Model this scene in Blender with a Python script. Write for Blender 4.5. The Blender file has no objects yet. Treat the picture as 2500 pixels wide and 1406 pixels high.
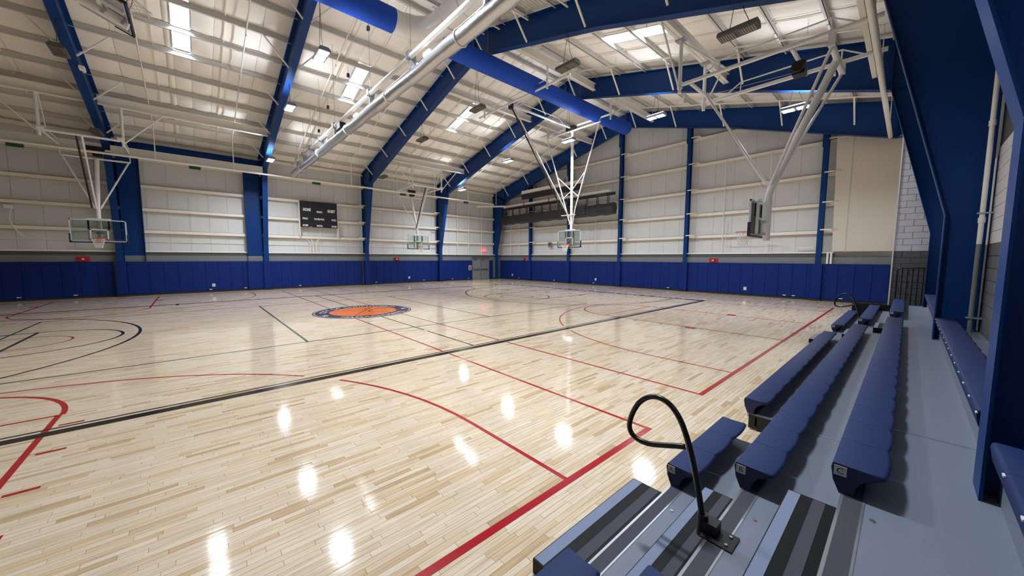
import bpy, math, random
from mathutils import Vector, Matrix
random.seed(7)
C = bpy.context.scene.collection
sc = bpy.context.scene
R = math.radians
# ------------------------------------------------------------------ camera, world, exposure
W_PX, F_PX = 2500.0, 866.36
YAW, PITCH, ROLL = 0.8395, -0.0845, 0.0027
CAM = Vector((-5.1063, -14.7744, 2.1816))
fw = Vector((math.cos(PITCH)*math.cos(YAW), math.cos(PITCH)*math.sin(YAW), math.sin(PITCH)))
rt = Vector((math.sin(YAW), -math.cos(YAW), 0))
up = rt.cross(fw)
rt2 = rt*math.cos(ROLL)+up*math.sin(ROLL)
up2 = -rt*math.sin(ROLL)+up*math.cos(ROLL)
cd = bpy.data.cameras.new('camera')
cd.sensor_fit = 'HORIZONTAL'; cd.sensor_width = 36.0; cd.lens = F_PX*36.0/W_PX
cd.clip_start = 0.05; cd.clip_end = 200
cam = bpy.data.objects.new('camera', cd); C.objects.link(cam)
m = Matrix((rt2, up2, -fw)).transposed().to_4x4(); m.translation = CAM
cam.matrix_world = m
sc.camera = cam
wd = bpy.data.worlds.new('sky'); sc.world = wd; wd.use_nodes = True
wd.node_tree.nodes['Background'].inputs[0].default_value = (0.75, 0.85, 1.0, 1)
wd.node_tree.nodes['Background'].inputs[1].default_value = 1.0
sc.view_settings.view_transform = 'Standard'
sc.view_settings.look = 'None'
sc.view_settings.gamma = 1.0
sc.view_settings.use_curve_mapping = False
sc.view_settings.exposure = 0.0
LAMP_W = 290.0        # each lit fixture
LAMP_SPREAD = 148.0
LAMP_COL = (0.93, 0.985, 1.05)
ROOF_FILL_W = 22.0      # added fill beside each lit fixture, brightens the roof
SKYLIGHT = 24.0
sc.cycles.max_bounces = 16; sc.cycles.diffuse_bounces = 12; sc.cycles.glossy_bounces = 6

# ------------------------------------------------------------------ materials
def lin(c):
    c = c/255.0
    return c/12.92 if c <= 0.04045 else ((c+0.055)/1.055)**2.4
def rgb(r, g, b): return (lin(r), lin(g), lin(b), 1.0)
MATS = {}
def mat(name, col, rough=0.5, metal=0.0, noise=0.0, nscale=6.0, bump=0.0, bscale=40.0, emit=None, spec=0.5, coat=0.0):
    mt = bpy.data.materials.new(name); mt.use_nodes = True
    nt = mt.node_tree; b = nt.nodes['Principled BSDF']
    b.inputs['Base Color'].default_value = col
    b.inputs['Roughness'].default_value = rough
    b.inputs['Metallic'].default_value = metal
    b.inputs['Specular IOR Level'].default_value = spec
    b.inputs['Coat Weight'].default_value = coat
    if emit:
        b.inputs['Emission Color'].default_value = emit[0]
        b.inputs['Emission Strength'].default_value = emit[1]
    if noise or bump:
        tc = nt.nodes.new('ShaderNodeTexCoord')
    if noise:
        n = nt.nodes.new('ShaderNodeTexNoise'); n.inputs['Scale'].default_value = nscale; n.inputs['Detail'].default_value = 4
        nt.links.new(tc.outputs['Object'], n.inputs['Vector'])
        mx = nt.nodes.new('ShaderNodeMix'); mx.data_type = 'RGBA'
        mx.inputs[6].default_value = tuple(max(0, c*(1-noise)) for c in col[:3])+(1,)
        mx.inputs[7].default_value = tuple(min(1, c*(1+noise)) for c in col[:3])+(1,)
        nt.links.new(n.outputs['Fac'], mx.inputs[0]); nt.links.new(mx.outputs[2], b.inputs['Base Color'])
    if bump:
        n2 = nt.nodes.new('ShaderNodeTexNoise'); n2.inputs['Scale'].default_value = bscale
        nt.links.new(tc.outputs['Object'], n2.inputs['Vector'])
        bp = nt.nodes.new('ShaderNodeBump'); bp.inputs['Strength'].default_value = bump; bp.inputs['Distance'].default_value = 0.02
        nt.links.new(n2.outputs['Fac'], bp.inputs['Height']); nt.links.new(bp.outputs['Normal'], b.inputs['Normal'])
    MATS[name] = mt
    return mt
mat('steel_blue', rgb(13, 55, 116), 0.42, noise=0.06, nscale=2, spec=0.18)
mat('pad_blue', rgb(18, 42, 112), 0.5, bump=0.05, bscale=300, spec=0.15)
mat('duct_blue', rgb(8, 76, 196), 0.75, noise=0.05, nscale=3)
mat('seat_blue', rgb(34, 50, 94), 0.55, bump=0.12, bscale=700, spec=0.2)
mat('seat_side', rgb(20, 32, 76), 0.5)
mat('navy', rgb(26, 30, 58), 0.5)
mat('white_steel', rgb(240, 237, 230), 0.4)
mat('white_gloss', rgb(235, 235, 235), 0.3)
mat('galv', rgb(176, 182, 190), 0.35, 0.6)
mat('liner', rgb(214, 216, 217), 0.55, noise=0.025, nscale=3)
mat('insulation', rgb(246, 242, 236), 0.7, bump=0.5, bscale=5)
mat('purlin', rgb(214, 212, 206), 0.5)
mat('girt', rgb(242, 236, 224), 0.45)
mat('grey_paint', rgb(118, 122, 124), 0.55, noise=0.04)
mat('grey_dark', rgb(86, 89, 92), 0.55)
mat('cmu_white', rgb(214, 214, 218), 0.75, noise=0.04, nscale=8, bump=0.4, bscale=120)
mat('cmu_grey', rgb(92, 93, 97), 0.75, noise=0.05, nscale=8, bump=0.4, bscale=120)
mat('plaster', rgb(214, 206, 194), 0.7, noise=0.02)
mat('rubber', rgb(34, 30, 32), 0.55)
mat('black', rgb(18, 18, 20), 0.45)
mat('black_gloss', rgb(10, 10, 12), 0.28)
mat('black_vinyl', rgb(36, 36, 40), 0.5, noise=0.25, nscale=6, bump=0.6, bscale=5)
mat('deck', rgb(114, 124, 140), 0.45, noise=0.03, nscale=4, spec=0.3)
mat('grip_light', rgb(118, 130, 158), 0.8, noise=0.35, nscale=260)
mat('grip_dark', rgb(62, 64, 76), 0.85, noise=0.4, nscale=260)
mat('step_black', rgb(14, 15, 20), 0.5, spec=0.2)
mat('alu', rgb(190, 196, 204), 0.3, 0.8)
mat('glass_frame', rgb(205, 212, 226), 0.4)
mat('orange', rgb(206, 70, 40), 0.45)
mat('net', rgb(240, 238, 232), 0.8)
mat('lamp_body', rgb(120, 126, 142), 0.45)
mat('lamp_dark', rgb(84, 82, 82), 0.5)
mat('lamp_off', rgb(150, 142, 128), 0.4)
mat('lamp_on', rgb(255, 255, 255), 0.5, emit=((0.98, 0.99, 1, 1), 22.0))
mat('skylight', rgb(240, 245, 250), 0.4, emit=((0.86, 0.93, 1.0, 1), SKYLIGHT))
mat('silver_vinyl', rgb(196, 198, 202), 0.3, 0.8, bump=0.5, bscale=6)
mat('red', rgb(178, 34, 38), 0.4)
mat('exit_red', rgb(230, 60, 70), 0.4, emit=((1.0, 0.12, 0.16, 1), 1.6))
mat('green', rgb(30, 96, 62), 0.5)
mat('plate_white', rgb(226, 228, 232), 0.5)
mat('plate_grey', rgb(186, 188, 192), 0.5)
mat('board_black', rgb(30, 30, 38), 0.4)
mat('door_grey', rgb(128, 130, 132), 0.45)
mat('chrome', rgb(200, 200, 204), 0.25, 0.9)
def paint(n, col): return mat(n, col, 0.16, spec=0.5)
paint('line_red', rgb(164, 26, 36)); paint('line_black', rgb(30, 28, 30)); paint('line_green', rgb(34, 80, 60))
paint('line_navy', rgb(24, 22, 52)); paint('logo_orange', rgb(222, 112, 44)); paint('logo_white', rgb(226, 224, 222))
paint('logo_teal', rgb(40, 128, 132)); paint('logo_purple', rgb(74, 66, 120)); paint('line_tan', rgb(206, 180, 140))
def glass():
    mt = bpy.data.materials.new('board_glass'); mt.use_nodes = True; nt = mt.node_tree
    nt.nodes.clear()
    o = nt.nodes.new('ShaderNodeOutputMaterial'); t = nt.nodes.new('ShaderNodeBsdfTransparent'); g = nt.nodes.new('ShaderNodeBsdfGlossy')
    t.inputs[0].default_value = (0.86, 0.93, 0.9, 1); g.inputs['Roughness'].default_value = 0.02
    f = nt.nodes.new('ShaderNodeFresnel'); f.inputs[0].default_value = 1.5
    x = nt.nodes.new('ShaderNodeMixShader')
    nt.links.new(f.outputs[0], x.inputs[0]); nt.links.new(t.outputs[0], x.inputs[1]); nt.links.new(g.outputs[0], x.inputs[2])
    nt.links.new(x.outputs[0], o.inputs[0]); MATS['glass'] = mt
glass()
PW = 0.0572           # floor strip width
def row_off(r): return (r*0.618034) % 1.0
def row_len(r): return 0.28+0.6*((r*0.754878) % 1.0)
def wood():
    mt = bpy.data.materials.new('maple'); mt.use_nodes = True; nt = mt.node_tree; b = nt.nodes['Principled BSDF']
    L = nt.links.new
    def M(op, a, c=None, d=None):
        n = nt.nodes.new('ShaderNodeMath'); n.operation = op
        for i, v in enumerate((a, c, d)):
            if v is None: continue
            if isinstance(v, (int, float)): n.inputs[i].default_value = v
            else: L(v, n.inputs[i])
        return n.outputs[0]
    g = nt.nodes.new('ShaderNodeNewGeometry'); s = nt.nodes.new('ShaderNodeSeparateXYZ'); L(g.outputs['Position'], s.inputs[0])
    x, y = s.outputs[0], s.outputs[1]
    ry = M('DIVIDE', M('ADD', y, 20*PW*50), PW)
    row = M('FLOOR', ry)
    off = M('FRACT', M('MULTIPLY', row, 0.618034))
    ln = M('MULTIPLY_ADD', M('FRACT', M('MULTIPLY', row, 0.754878)), 0.6, 0.28)
    cx = M('ADD', M('DIVIDE', M('ADD', x, 60.0), ln), off)
    col = M('FLOOR', cx)
    cv = nt.nodes.new('ShaderNodeCombineXYZ'); L(row, cv.inputs[0]); L(col, cv.inputs[1])
    wn = nt.nodes.new('ShaderNodeTexWhiteNoise'); wn.noise_dimensions = '2D'; L(cv.outputs[0], wn.inputs['Vector'])
    ramp = nt.nodes.new('ShaderNodeValToRGB'); L(wn.outputs['Value'], ramp.inputs[0])
    e = ramp.color_ramp.elements
    e[0].position = 0.0; e[0].color = rgb(220, 204, 182)
    e[1].position = 1.0; e[1].color = rgb(190, 166, 132)
    for p, c in ((0.3, rgb(224, 210, 190)), (0.55, rgb(214, 196, 170)), (0.76, rgb(221, 204, 178)), (0.9, rgb(208, 185, 152))):
        k = e.new(p); k.color = c
    # grain: stretched noise, shifted per strip
    mp = nt.nodes.new('ShaderNodeCombineXYZ')
    L(M('MULTIPLY', x, 2.2), mp.inputs[0]); L(M('MULTIPLY', y, 60.0), mp.inputs[1]); L(M('MULTIPLY', wn.outputs['Value'], 40.0), mp.inputs[2])
    nz = nt.nodes.new('ShaderNodeTexNoise'); nz.inputs['Scale'].default_value = 1.0; nz.inputs['Detail'].default_value = 3
    L(mp.outputs[0], nz.inputs['Vector'])
    r2 = nt.nodes.new('ShaderNodeValToRGB'); L(nz.outputs['Fac'], r2.inputs[0])
    r2.color_ramp.elements[0].position = 0.3; r2.color_ramp.elements[0].color = (0.72, 0.66, 0.56, 1)
    r2.color_ramp.elements[1].position = 0.55; r2.color_ramp.elements[1].color = (1, 1, 1, 1)
    mx = nt.nodes.new('ShaderNodeMix'); mx.data_type = 'RGBA'; mx.blend_type = 'MULTIPLY'; mx.inputs[0].default_value = 0.75
    L(ramp.outputs[0], mx.inputs[6]); L(r2.outputs[0], mx.inputs[7])
    # joints
    fy = M('FRACT', ry); ey = M('MINIMUM', fy, M('SUBTRACT', 1.0, fy))
    fx = M('MULTIPLY', M('FRACT', cx), ln); ex = M('MINIMUM', fx, M('SUBTRACT', ln, fx))
    jt = M('MAXIMUM', M('LESS_THAN', ey, 0.016), M('LESS_THAN', ex, 0.0012))
    m2 = nt.nodes.new('ShaderNodeMix'); m2.data_type = 'RGBA'; L(M('MULTIPLY', jt, 0.45), m2.inputs[0])
    L(mx.outputs[2], m2.inputs[6]); m2.inputs[7].default_value = rgb(120, 84, 50)
    L(m2.outputs[2], b.inputs['Base Color'])
    b.inputs['Roughness'].default_value = 0.075
    b.inputs['Specular IOR Level'].default_value = 0.5
    # slight cupping of each strip: wavers the reflections
    bp = nt.nodes.new('ShaderNodeBump'); bp.inputs['Strength'].default_value = 0.09; bp.inputs['Distance'].default_value = 0.004
    L(M('ADD', M('MULTIPLY', wn.outputs['Value'], 0.5), M('MULTIPLY', fy, M('SUBTRACT', 1.0, fy))), bp.inputs['Height']); L(bp.outputs[0], b.inputs['Normal'])
    MATS['maple'] = mt
wood()

# ------------------------------------------------------------------ mesh helpers
class MB:
    def __init__(s): s.v = []; s.f = []; s.sm = []
    def add(s, vs, fs, smooth=False):
        n = len(s.v); s.v += [tuple(v) for v in vs]
        for f in fs: s.f.append(tuple(i+n for i in f)); s.sm.append(smooth)
        return s
    def box(s, x0, x1, y0, y1, z0, z1):
        vs = [(x, y, z) for z in (z0, z1) for y in (y0, y1) for x in (x0, x1)]
        return s.add(vs, [(0, 2, 3, 1), (4, 5, 7, 6), (0, 1, 5, 4), (2, 6, 7, 3), (0, 4, 6, 2), (1, 3, 7, 5)])
    def bar(s, p, q, w, h=None, upv=(0, 0, 1)):
        p, q = Vector(p), Vector(q); h = h or w; d = (q-p).normalized(); u = Vector(upv)
        if abs(d.dot(u)) > 0.98: u = Vector((1, 0, 0))
        a = d.cross(u).normalized(); b = a.cross(d)
        vs = [c+a*i*w/2+b*j*h/2 for c in (p, q) for i, j in ((-1, -1), (1, -1), (1, 1), (-1, 1))]
        return s.add(vs, [(3, 2, 1, 0), (4, 5, 6, 7), (0, 1, 5, 4), (1, 2, 6, 5), (2, 3, 7, 6), (3, 0, 4, 7)])
    def tube(s, pts, r, n=8, caps=True):
        pts = [Vector(p) for p in pts]; rs = r if isinstance(r, (list, tuple)) else [r]*len(pts)
        prev = None; vs = []; fs = []
        for i, p in enumerate(pts):
            d = (pts[min(i+1, len(pts)-1)]-pts[max(i-1, 0)]).normalized()
            if prev is None:
                a = d.cross(Vector((0, 0, 1)))
                if a.length < 0.05: a = d.cross(Vector((1, 0, 0)))
                a.normalize()
            else: a = (prev-d*prev.dot(d)).normalized()
            prev = a; b = d.cross(a)
            for k in range(n):
                t = 2*math.pi*k/n; vs.append(p+(a*math.cos(t)+b*math.sin(t))*rs[i])
        for i in range(len(pts)-1):
            for k in range(n):
                fs.append((i*n+k, i*n+(k+1) % n, (i+1)*n+(k+1) % n, (i+1)*n+k))
        s.add(vs, fs, True)
        if caps:
            s.add(vs[:n], [tuple(range(n-1, -1, -1))]); s.add(vs[-n:], [tuple(range(n))])
        return s
    def prism(s, poly, axis, a, b):   # poly in the two other axes (cyclic order), extruded along axis
        n = len(poly)
        def P(u, v, t): return {'x': (t, u, v), 'y': (u, t, v), 'z': (u, v, t)}[axis]
        vs = [P(u, v, a) for u, v in poly]+[P(u, v, b) for u, v in poly]
        fs = [tuple(range(n-1, -1, -1)), tuple(range(n, 2*n))]+[(i, (i+1) % n, n+(i+1) % n, n+i) for i in range(n)]
        return s.add(vs, fs)
    def strip(s, path, w, z, closed=False):     # flat painted line on the floor
        P = [Vector((p[0], p[1])) for p in path]; n = len(P); L = []
        for i in range(n):
            d = (P[(i+1) % n]-P[i-1]) if closed else (P[min(i+1, n-1)]-P[max(i-1, 0)])
            d.normalize(); nn = Vector((-d.y, d.x)); L += [P[i]+nn*w/2, P[i]-nn*w/2]
        fs = [(2*i, 2*i+1, (2*i+3) % (2*n), (2*i+2) % (2*n)) for i in range(n if closed else n-1)]
        return s.add([(p.x, p.y, z) for p in L], fs)
    def ring(s, c, rx, r, n=28, k=8, axis='z'):
        vs = []; fs = []
        for i in range(n):
            t = 2*math.pi*i/n
            for j in range(k):
                u = 2*math.pi*j/k; rr = rx+r*math.cos(u); h = r*math.sin(u)
                vs.append({'z': (c[0]+rr*math.cos(t), c[1]+rr*math.sin(t), c[2]+h), 'x': (c[0]+h, c[1]+rr*math.cos(t), c[2]+rr*math.sin(t)), 'y': (c[0]+rr*math.cos(t), c[1]+h, c[2]+rr*math.sin(t))}[axis])
        for i in range(n):
            for j in range(k): fs.append((i*k+j, ((i+1) % n)*k+j, ((i+1) % n)*k+(j+1) % k, i*k+(j+1) % k))
        return s.add(vs, fs, True)
    def xf(s, fn): s.v = [tuple(fn(Vector(v))) for v in s.v]; return s
OFF = {}
def link(name, data, parent=None, loc=None):
    o = bpy.data.objects.new(name, data); C.objects.link(o)
    if parent: o.parent = parent
    if loc is not None: o.location = loc
    return o
def thing(name, label, cat, loc=(0, 0, 0), group=None):
    o = link(name, None, None, loc); o.empty_display_size = 0.1
    o['label'] = label; o['category'] = cat
    if group: o['group'] = group
    OFF[o.name] = Vector(loc)
    return o
def part(name, mb, mt, parent=None, label=None, kind=None, bevel=0):
    off = OFF.get(parent.name, Vector((0, 0, 0))) if parent else Vector((0, 0, 0))
    me = bpy.data.meshes.new(name)
    me.from_pydata([(v[0]-off.x, v[1]-off.y, v[2]-off.z) for v in mb.v], [], mb.f)
    me.polygons.foreach_set('use_smooth', mb.sm); me.materials.append(MATS[mt]); me.update()
    o = link(name, me, parent); OFF[o.name] = off
    if label: o['label'] = label
    if kind: o['kind'] = kind
    if bevel:
        b = o.modifiers.new('bevel', 'BEVEL'); b.width = bevel; b.segments = 2; b.limit_method = 'ANGLE'
    return o
def solo(name, mb, mt, label, cat, group=None, bevel=0):   # a thing that is one mesh, origin at its base centre
    xs = [v[0] for v in mb.v]; ys = [v[1] for v in mb.v]; zs = [v[2] for v in mb.v]
    c = Vector(((min(xs)+max(xs))/2, (min(ys)+max(ys))/2, min(zs)))
    mb.v = [(v[0]-c.x, v[1]-c.y, v[2]-c.z) for v in mb.v]
    o = part(name, mb, mt, bevel=bevel); o.location = c; OFF[o.name] = c
    o['label'] = label; o['category'] = cat
    if group: o['group'] = group
    return o
def struct(name, mb, mt, **k): return part(name, mb, mt, kind='structure', **k)
def inst(o, parent, dx, name=None):       # another copy of a part, sharing its mesh
    c = o.copy(); C.objects.link(c); c.parent = parent; c.location = dx; OFF[c.name] = OFF[o.name]
    return c
def text_mb(s, size, align='CENTER', bold=0.0):
    cu = bpy.data.curves.new('t', 'FONT'); cu.offset = bold*size/0.2; cu.body = s; cu.size = size; cu.align_x = align; cu.resolution_u = 3
    o = bpy.data.objects.new('t', cu); C.objects.link(o)
    dg = bpy.context.evaluated_depsgraph_get(); me = bpy.data.meshes.new_from_object(o.evaluated_get(dg))
    mb = MB(); mb.add([v.co for v in me.vertices], [tuple(p.vertices) for p in me.polygons])
    bpy.data.objects.remove(o); bpy.data.curves.remove(cu); bpy.data.meshes.remove(me)
    return mb

# ------------------------------------------------------------------ key dimensions
FR = [-8.05, -1.42, 5.22, 11.88, 18.56]        # rigid frames along x
YR, ZR, SL = -0.75, 12.47, 0.252               # ridge line, rafter top, slope
YS, XE = 14.62, 19.50                          # liner faces of the side and end walls
XW, YN = -21.0, -15.68                         # rear and bleacher-side walls
def rz(y, o=0.0): return ZR+o-SL*abs(y-YR)

# ------------------------------------------------------------------ floor
def rows(y0, y1):
    a = math.floor(y0/PW); b = math.ceil(y1/PW); return range(a, b)
PX0, PX1 = -7.2, 3.0
r0, r1 = math.floor(-13.56/PW), math.floor(-6.6/PW)
PY0, PY1 = r0*PW, r1*PW
fl = MB()
def quad(mb, x0, x1, y0, y1, z): mb.add([(x0, y0, z), (x1, y0, z), (x1, y1, z), (x0, y1, z)], [(0, 1, 2, 3)])
FX0, FX1, FY0, FY1 = XW, XE+0.3, -16.5, YS+0.3
quad(fl, FX0, PX0, FY0, FY1, 0); quad(fl, PX1, FX1, FY0, FY1, 0); quad(fl, PX0, PX1, FY0, PY0, 0); quad(fl, PX0, PX1, PY1, FY1, 0)
quad(fl, PX0, PX1, PY0, PY1, -0.012)
floor = struct('floor', fl, 'maple')
planks = []
SH = 1000
for r in range(r0, r1):
    R_ = r+SH
    ln = row_len(R_); of = row_off(R_)
    k0 = math.floor((PX0+60)/ln+of)
    k = k0
    while True:
        a = (k-of)*ln-60; b = (k+1-of)*ln-60
        if a >= PX1: break
        a2, b2 = max(a, PX0), min(b, PX1)
        if b2-a2 > 0.01: planks.append((a2, b2, r*PW, (r+1)*PW))
        k += 1
def pscore(p):
    cx, cy = (p[0]+p[1])/2, (p[2]+p[3])/2
    d = Vector((cx, cy, 0))-CAM; z = d.dot(fw)
    if z < 0.5: return 1e9
    px = 1250+F_PX*d.dot(rt2)/z; py = 703-F_PX*d.dot(up2)/z
    return d.length+(0 if (-20 < px < 1700 and py < 1420) else 50)
planks.sort(key=pscore)
def plank_mb(mb, p):
    g = 0.0006; x0, x1, y0, y1 = p[0]+g, p[1]-g, p[2]+g, p[3]-g; e = 0.0006
    vs = [(x0, y0, -0.012), (x1, y0, -0.012), (x1, y1, -0.012), (x0, y1, -0.012),
          (x0, y0, -e), (x1, y0, -e), (x1, y1, -e), (x0, y1, -e),
          (x0+e, y0+e, 0), (x1-e, y0+e, 0), (x1-e, y1-e, 0), (x0+e, y1-e, 0)]
    fs = [(8, 9, 10, 11)]
    for i in range(4):
        j = (i+1) % 4; fs += [(i, j, 4+j, 4+i), (4+i, 4+j, 8+j, 8+i)]
    mb.add(vs, fs)
for p in planks[:290]:
    part('plank', (lambda q: (plank_mb(q, p), q)[1])(MB()), 'maple', floor)
rest = MB()
for p in planks[290:]: plank_mb(rest, p)
part('plank_field', rest, 'maple', floor, kind='stuff')

# ---- painted court lines
ZL = 0.0016
def arc(cx, cy, r, a0, a1, n=48): return [(cx+r*math.cos(R(a0+(a1-a0)*i/n)), cy+r*math.sin(R(a0+(a1-a0)*i/n))) for i in range(n+1)]
def cline(paths, w, mt, z=ZL, name='court_line', label=None):
    mb = MB()
    for p in paths: mb.strip(p, w, z)
    return part(name, mb, mt, floor, label)
# main court
H = 14.325
cline([[(-H-0.3, -7.645), (H+0.02, -7.645)]], 0.045, 'line_black', name='sideline', label='thin black inner sideline')
cline([[(-H-0.3, -7.815), (H+0.34, -7.815)]], 0.17, 'line_black', name='sideline', label='wide black sideline band nearest the bleachers')
cline([[(-4.62, -7.685), (-4.4, -7.685)]], 0.02, 'line_tan', ZL+0.0004, name='sideline_mark')
cline([[(-H, 7.72), (H, 7.72)]], 0.2, 'line_black', name='sideline', label='far black sideline')
cline([[(H+0.16, -7.9), (H+0.16, 7.75)]], 0.32, 'line_navy', name='end_band', label='navy end band with small white lettering marks')
mb = MB()
yy = -6.9
random.seed(3)
while yy < 6.9:
    if random.random() < 0.62:
        w = random.uniform(0.1, 0.2)
        mb.strip([(H+0.09, yy), (H+0.24, yy+random.choice((0, .06)))], 0.03, ZL+0.0006)
        mb.strip([(H+0.09, yy+w), (H+0.24, yy+w)], 0.03, ZL+0.0006)
        mb.strip([(H+random.choice((.1, .16, .23)), yy), (H+random.choice((.1, .16, .23)), yy+w)], 0.03, ZL+0.0006)
    yy += 0.3
part('lettering', mb, 'plate_white', floor, 'small white letter marks along the navy end band')
cline([[(0, -7.62), (0, -1.84)], [(0, 1.84), (0, 7.62)]], 0.05, 'line_black', name='centre_line')
for s in (1, -1):
    b = s*H; ft = s*8.53
    P = [[(b, 1.83), (ft, 1.83)], [(b, -1.83), (ft, -1.83)], [(ft, -1.83), (ft, 1.83)]]
    cline(P, 0.075, 'line_black', name='key_line')
    cline([arc(ft, 0, 1.83, 0, 360)], 0.065, 'line_black', name='free_throw_circle')
    bx = s*12.73
    A = arc(bx, 0, 6.36, 90, 270) if s > 0 else arc(bx, 0, 6.36, -90, 90)
    cline([[(b, A[0][1])]+A+[(b, A[-1][1])]], 0.07, 'line_black', name='three_point_line')
    cline([arc(ft, 0, 0.92, 0, 360)], 0.045, 'line_red', ZL+0.0003, name='jump_circle')
    cline([[(s*5.74, 7.3), (s*5.74, 7.95)]], 0.09, 'line_black', name='hash_mark')
    cline([[(s*2.66, 7.66), (s*2.66, 8.0)]], 0.05, 'line_black', name='hash_mark')
    cline([[(s*11.0, sy*1.83), (s*11.0, sy*2.0)] for sy in (1, -1)]+[[(s*10.1, sy*1.83), (s*10.1, sy*2.0)] for sy in (1, -1)], 0.06, 'line_black', name='lane_mark')
cline([[(s*11.9-0.15, sy*1.9), (s*11.9+0.15, sy*1.9)] for s in (1, -1) for sy in (1, -1)], 0.18, 'line_black', name='lane_block')
cline([arc(12.73, 0, 1.22, 90, 270)], 0.04, 'line_black', name='restricted_arc')
cline([[(-9, -4.5), (9, -4.5)], [(-9, 4.5), (9, 4.5)], [(-9, -4.5), (-9, 4.5)], [(9, -4.5), (9, 4.5)], [(-3, -4.5), (-3, 4.5)], [(3, -4.5), (3, 4.5)]], 0.06, 'line_green', ZL-0.0003, name='volleyball_line')
cline([[(0-0.11, -5.2), (0.11, -5.2)]], 0.2, 'line_tan', ZL+0.0004, name='floor_plate')
# the two red cross courts
for s in (1, -1):
    c = s*8.4
    P = [[(s*0.86, -12.68), (s*0.86, 12.68)], [(s*16.0, -12.68), (s*16.0, 12.68)]]
    cline([[(x, y) for x, y in q] for q in ([(P[0][0]), (s*0.86, -7.93)], [(s*0.86, -7.6), (P[0][1])], P[1])], 0.05, 'line_red', ZL-0.0002, name='cross_sideline')
    for t in (1, -1):
        cline([[(s*0.83, t*12.68), (s*16.03, t*12.68)]], 0.075, 'line_red', name='cross_baseline')
        ft = t*7.08
        cline([[(c-1.8, t*12.66), (c-1.8, ft)], [(c+1.8, t*12.66), (c+1.8, ft)]], 0.062, 'line_red', ZL-0.0001, name='cross_key_line')
        cline([[(c-1.8, ft), (c+1.8, ft)]], 0.05, 'line_red', ZL-0.0001, name='cross_free_throw_line')
        A = arc(c, ft, 1.83, 0, 180) if t < 0 else arc(c, ft, 1.83, 180, 360)
        cline([A], 0.06, 'line_red', ZL-0.0001, name='cross_free_throw_arc')
        by = t*11.08; rr = 5.93
        A = arc(c, by, rr, 0, 180) if t < 0 else arc(c, by, rr, 180, 360)
        A = [(A[0][0], t*12.66)]+A+[(A[-1][0], t*12.66)]
        near = [[p for p in A if p[1] < -7.93 and p[0] > c], [p for p in A if p[1] < -7.93 and p[0] < c], [p for p in A if p[1] > -7.6]] if t < 0 else [A]
        cline([q for q in near if len(q) > 1], 0.05, 'line_red', ZL-0.0002, name='cross_three_point_line')
        for u in (-1, 1):
            cline([[(c+u*1.88, t*yy), (c+u*2.1, t*yy)] for yy in (7.55, 8.47, 9.4)], 0.05, 'line_red', name='lane_tick')
        cline([[(c-u*1.95-0.0, t*10.36-0.1), (c-u*1.95, t*10.36+0.2)] for u in (1, -1)], 0.24, 'line_red', name='cross_lane_block')
# centre emblem
def disk(r, z, n=96): return MB().add([(r*math.cos(2*math.pi*i/n), r*math.sin(2*math.pi*i/n), z) for i in range(n)], [tuple(range(n))])
lg = part('emblem', disk(1.86, ZL+0.0003), 'line_navy', floor, 'round navy centre emblem with an orange basketball and white lettering')
part('emblem_ring', MB().strip(arc(0, 0, 1.79, 0, 360, 96), 0.025, ZL+0.0007), 'logo_white', lg)
part('emblem_ball', disk(1.27, ZL+0.0008), 'logo_orange', lg)
sm = MB()
q = []
sm.strip([(-0.72, -1.04), (0.72, 1.04)], 0.035, ZL+0.0013)
sm.strip([(-1.1, 0.6), (-0.5, 0.52), (0.0, 0.42), (0.25, 0.5), (0.3, 0.72)], 0.035, ZL+0.0013)
sm.strip([(1.22, 0.2), (0.8, 0.3), (0.4, 0.2), (0.14, -0.1), (0.14, -0.38), (0.34, -0.62), (0.62, -0.82), (0.68, -1.08)], 0.05, ZL+0.0013)
part('ball_seam', sm, 'line_black', lg)
def arc_text(s, r, mid, size, inward):
    mb = text_mb(s, size)
    def fn(v):
        if inward: a = R(mid)-v.x/r; rad = r+v.y
        else: a = R(mid)+v.x/r; rad = r-v.y
        return (rad*math.cos(a), rad*math.sin(a), ZL+0.0008)
    return mb.xf(fn)
part('lettering', arc_text('CITY OF SPRINGFIELD', 1.37, 90, 0.37, True), 'logo_white', lg)
part('lettering', arc_text('MASSACHUSETTS', 1.68, -90, 0.37, False), 'logo_white', lg)
def star(cx, cy, r):
    pts = [(cx+(r if i % 2 == 0 else r*.42)*math.cos(R(36*i+20)), cy+(r if i % 2 == 0 else r*.42)*math.sin(R(36*i+20)), ZL+0.0008) for i in range(10)]
    mb = MB(); mb.add(pts+[(cx, cy, ZL+0.0008)], [(10, i, (i+1) % 10) for i in range(10)]); return mb
part('star', star(-1.53, -0.34, 0.16), 'logo_white', lg); part('star', star(1.53, -0.34, 0.16), 'logo_white', lg)
# sponsor mark by the far end
tq = MB().strip([(9.9, 3.95), (10.2, 4.3), (10.7, 4.35)], 0.1, ZL).strip([(9.98, 3.6), (10.3, 3.7), (10.8, 3.9)], 0.1, ZL)
tq.strip(arc(10.75, 3.55, 0.16, 0, 360, 16), 0.16, ZL)
part('sponsor_mark', tq, 'logo_teal', floor, 'small teal and purple floor mark near the far end')
tq = MB().strip(arc(11.2, 3.6, 0.14, 0, 300, 16), 0.09, ZL)
for i in range(11):
    x = 11.5+i*0.25; yb = 3.62+0.02*i
    tq.strip([(x, yb), (x+0.02, yb+0.3)], 0.06, ZL).strip([(x, yb+0.28), (x+0.15, yb+0.26)], 0.05, ZL)
part('sponsor_mark', tq, 'logo_purple', floor)

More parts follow.
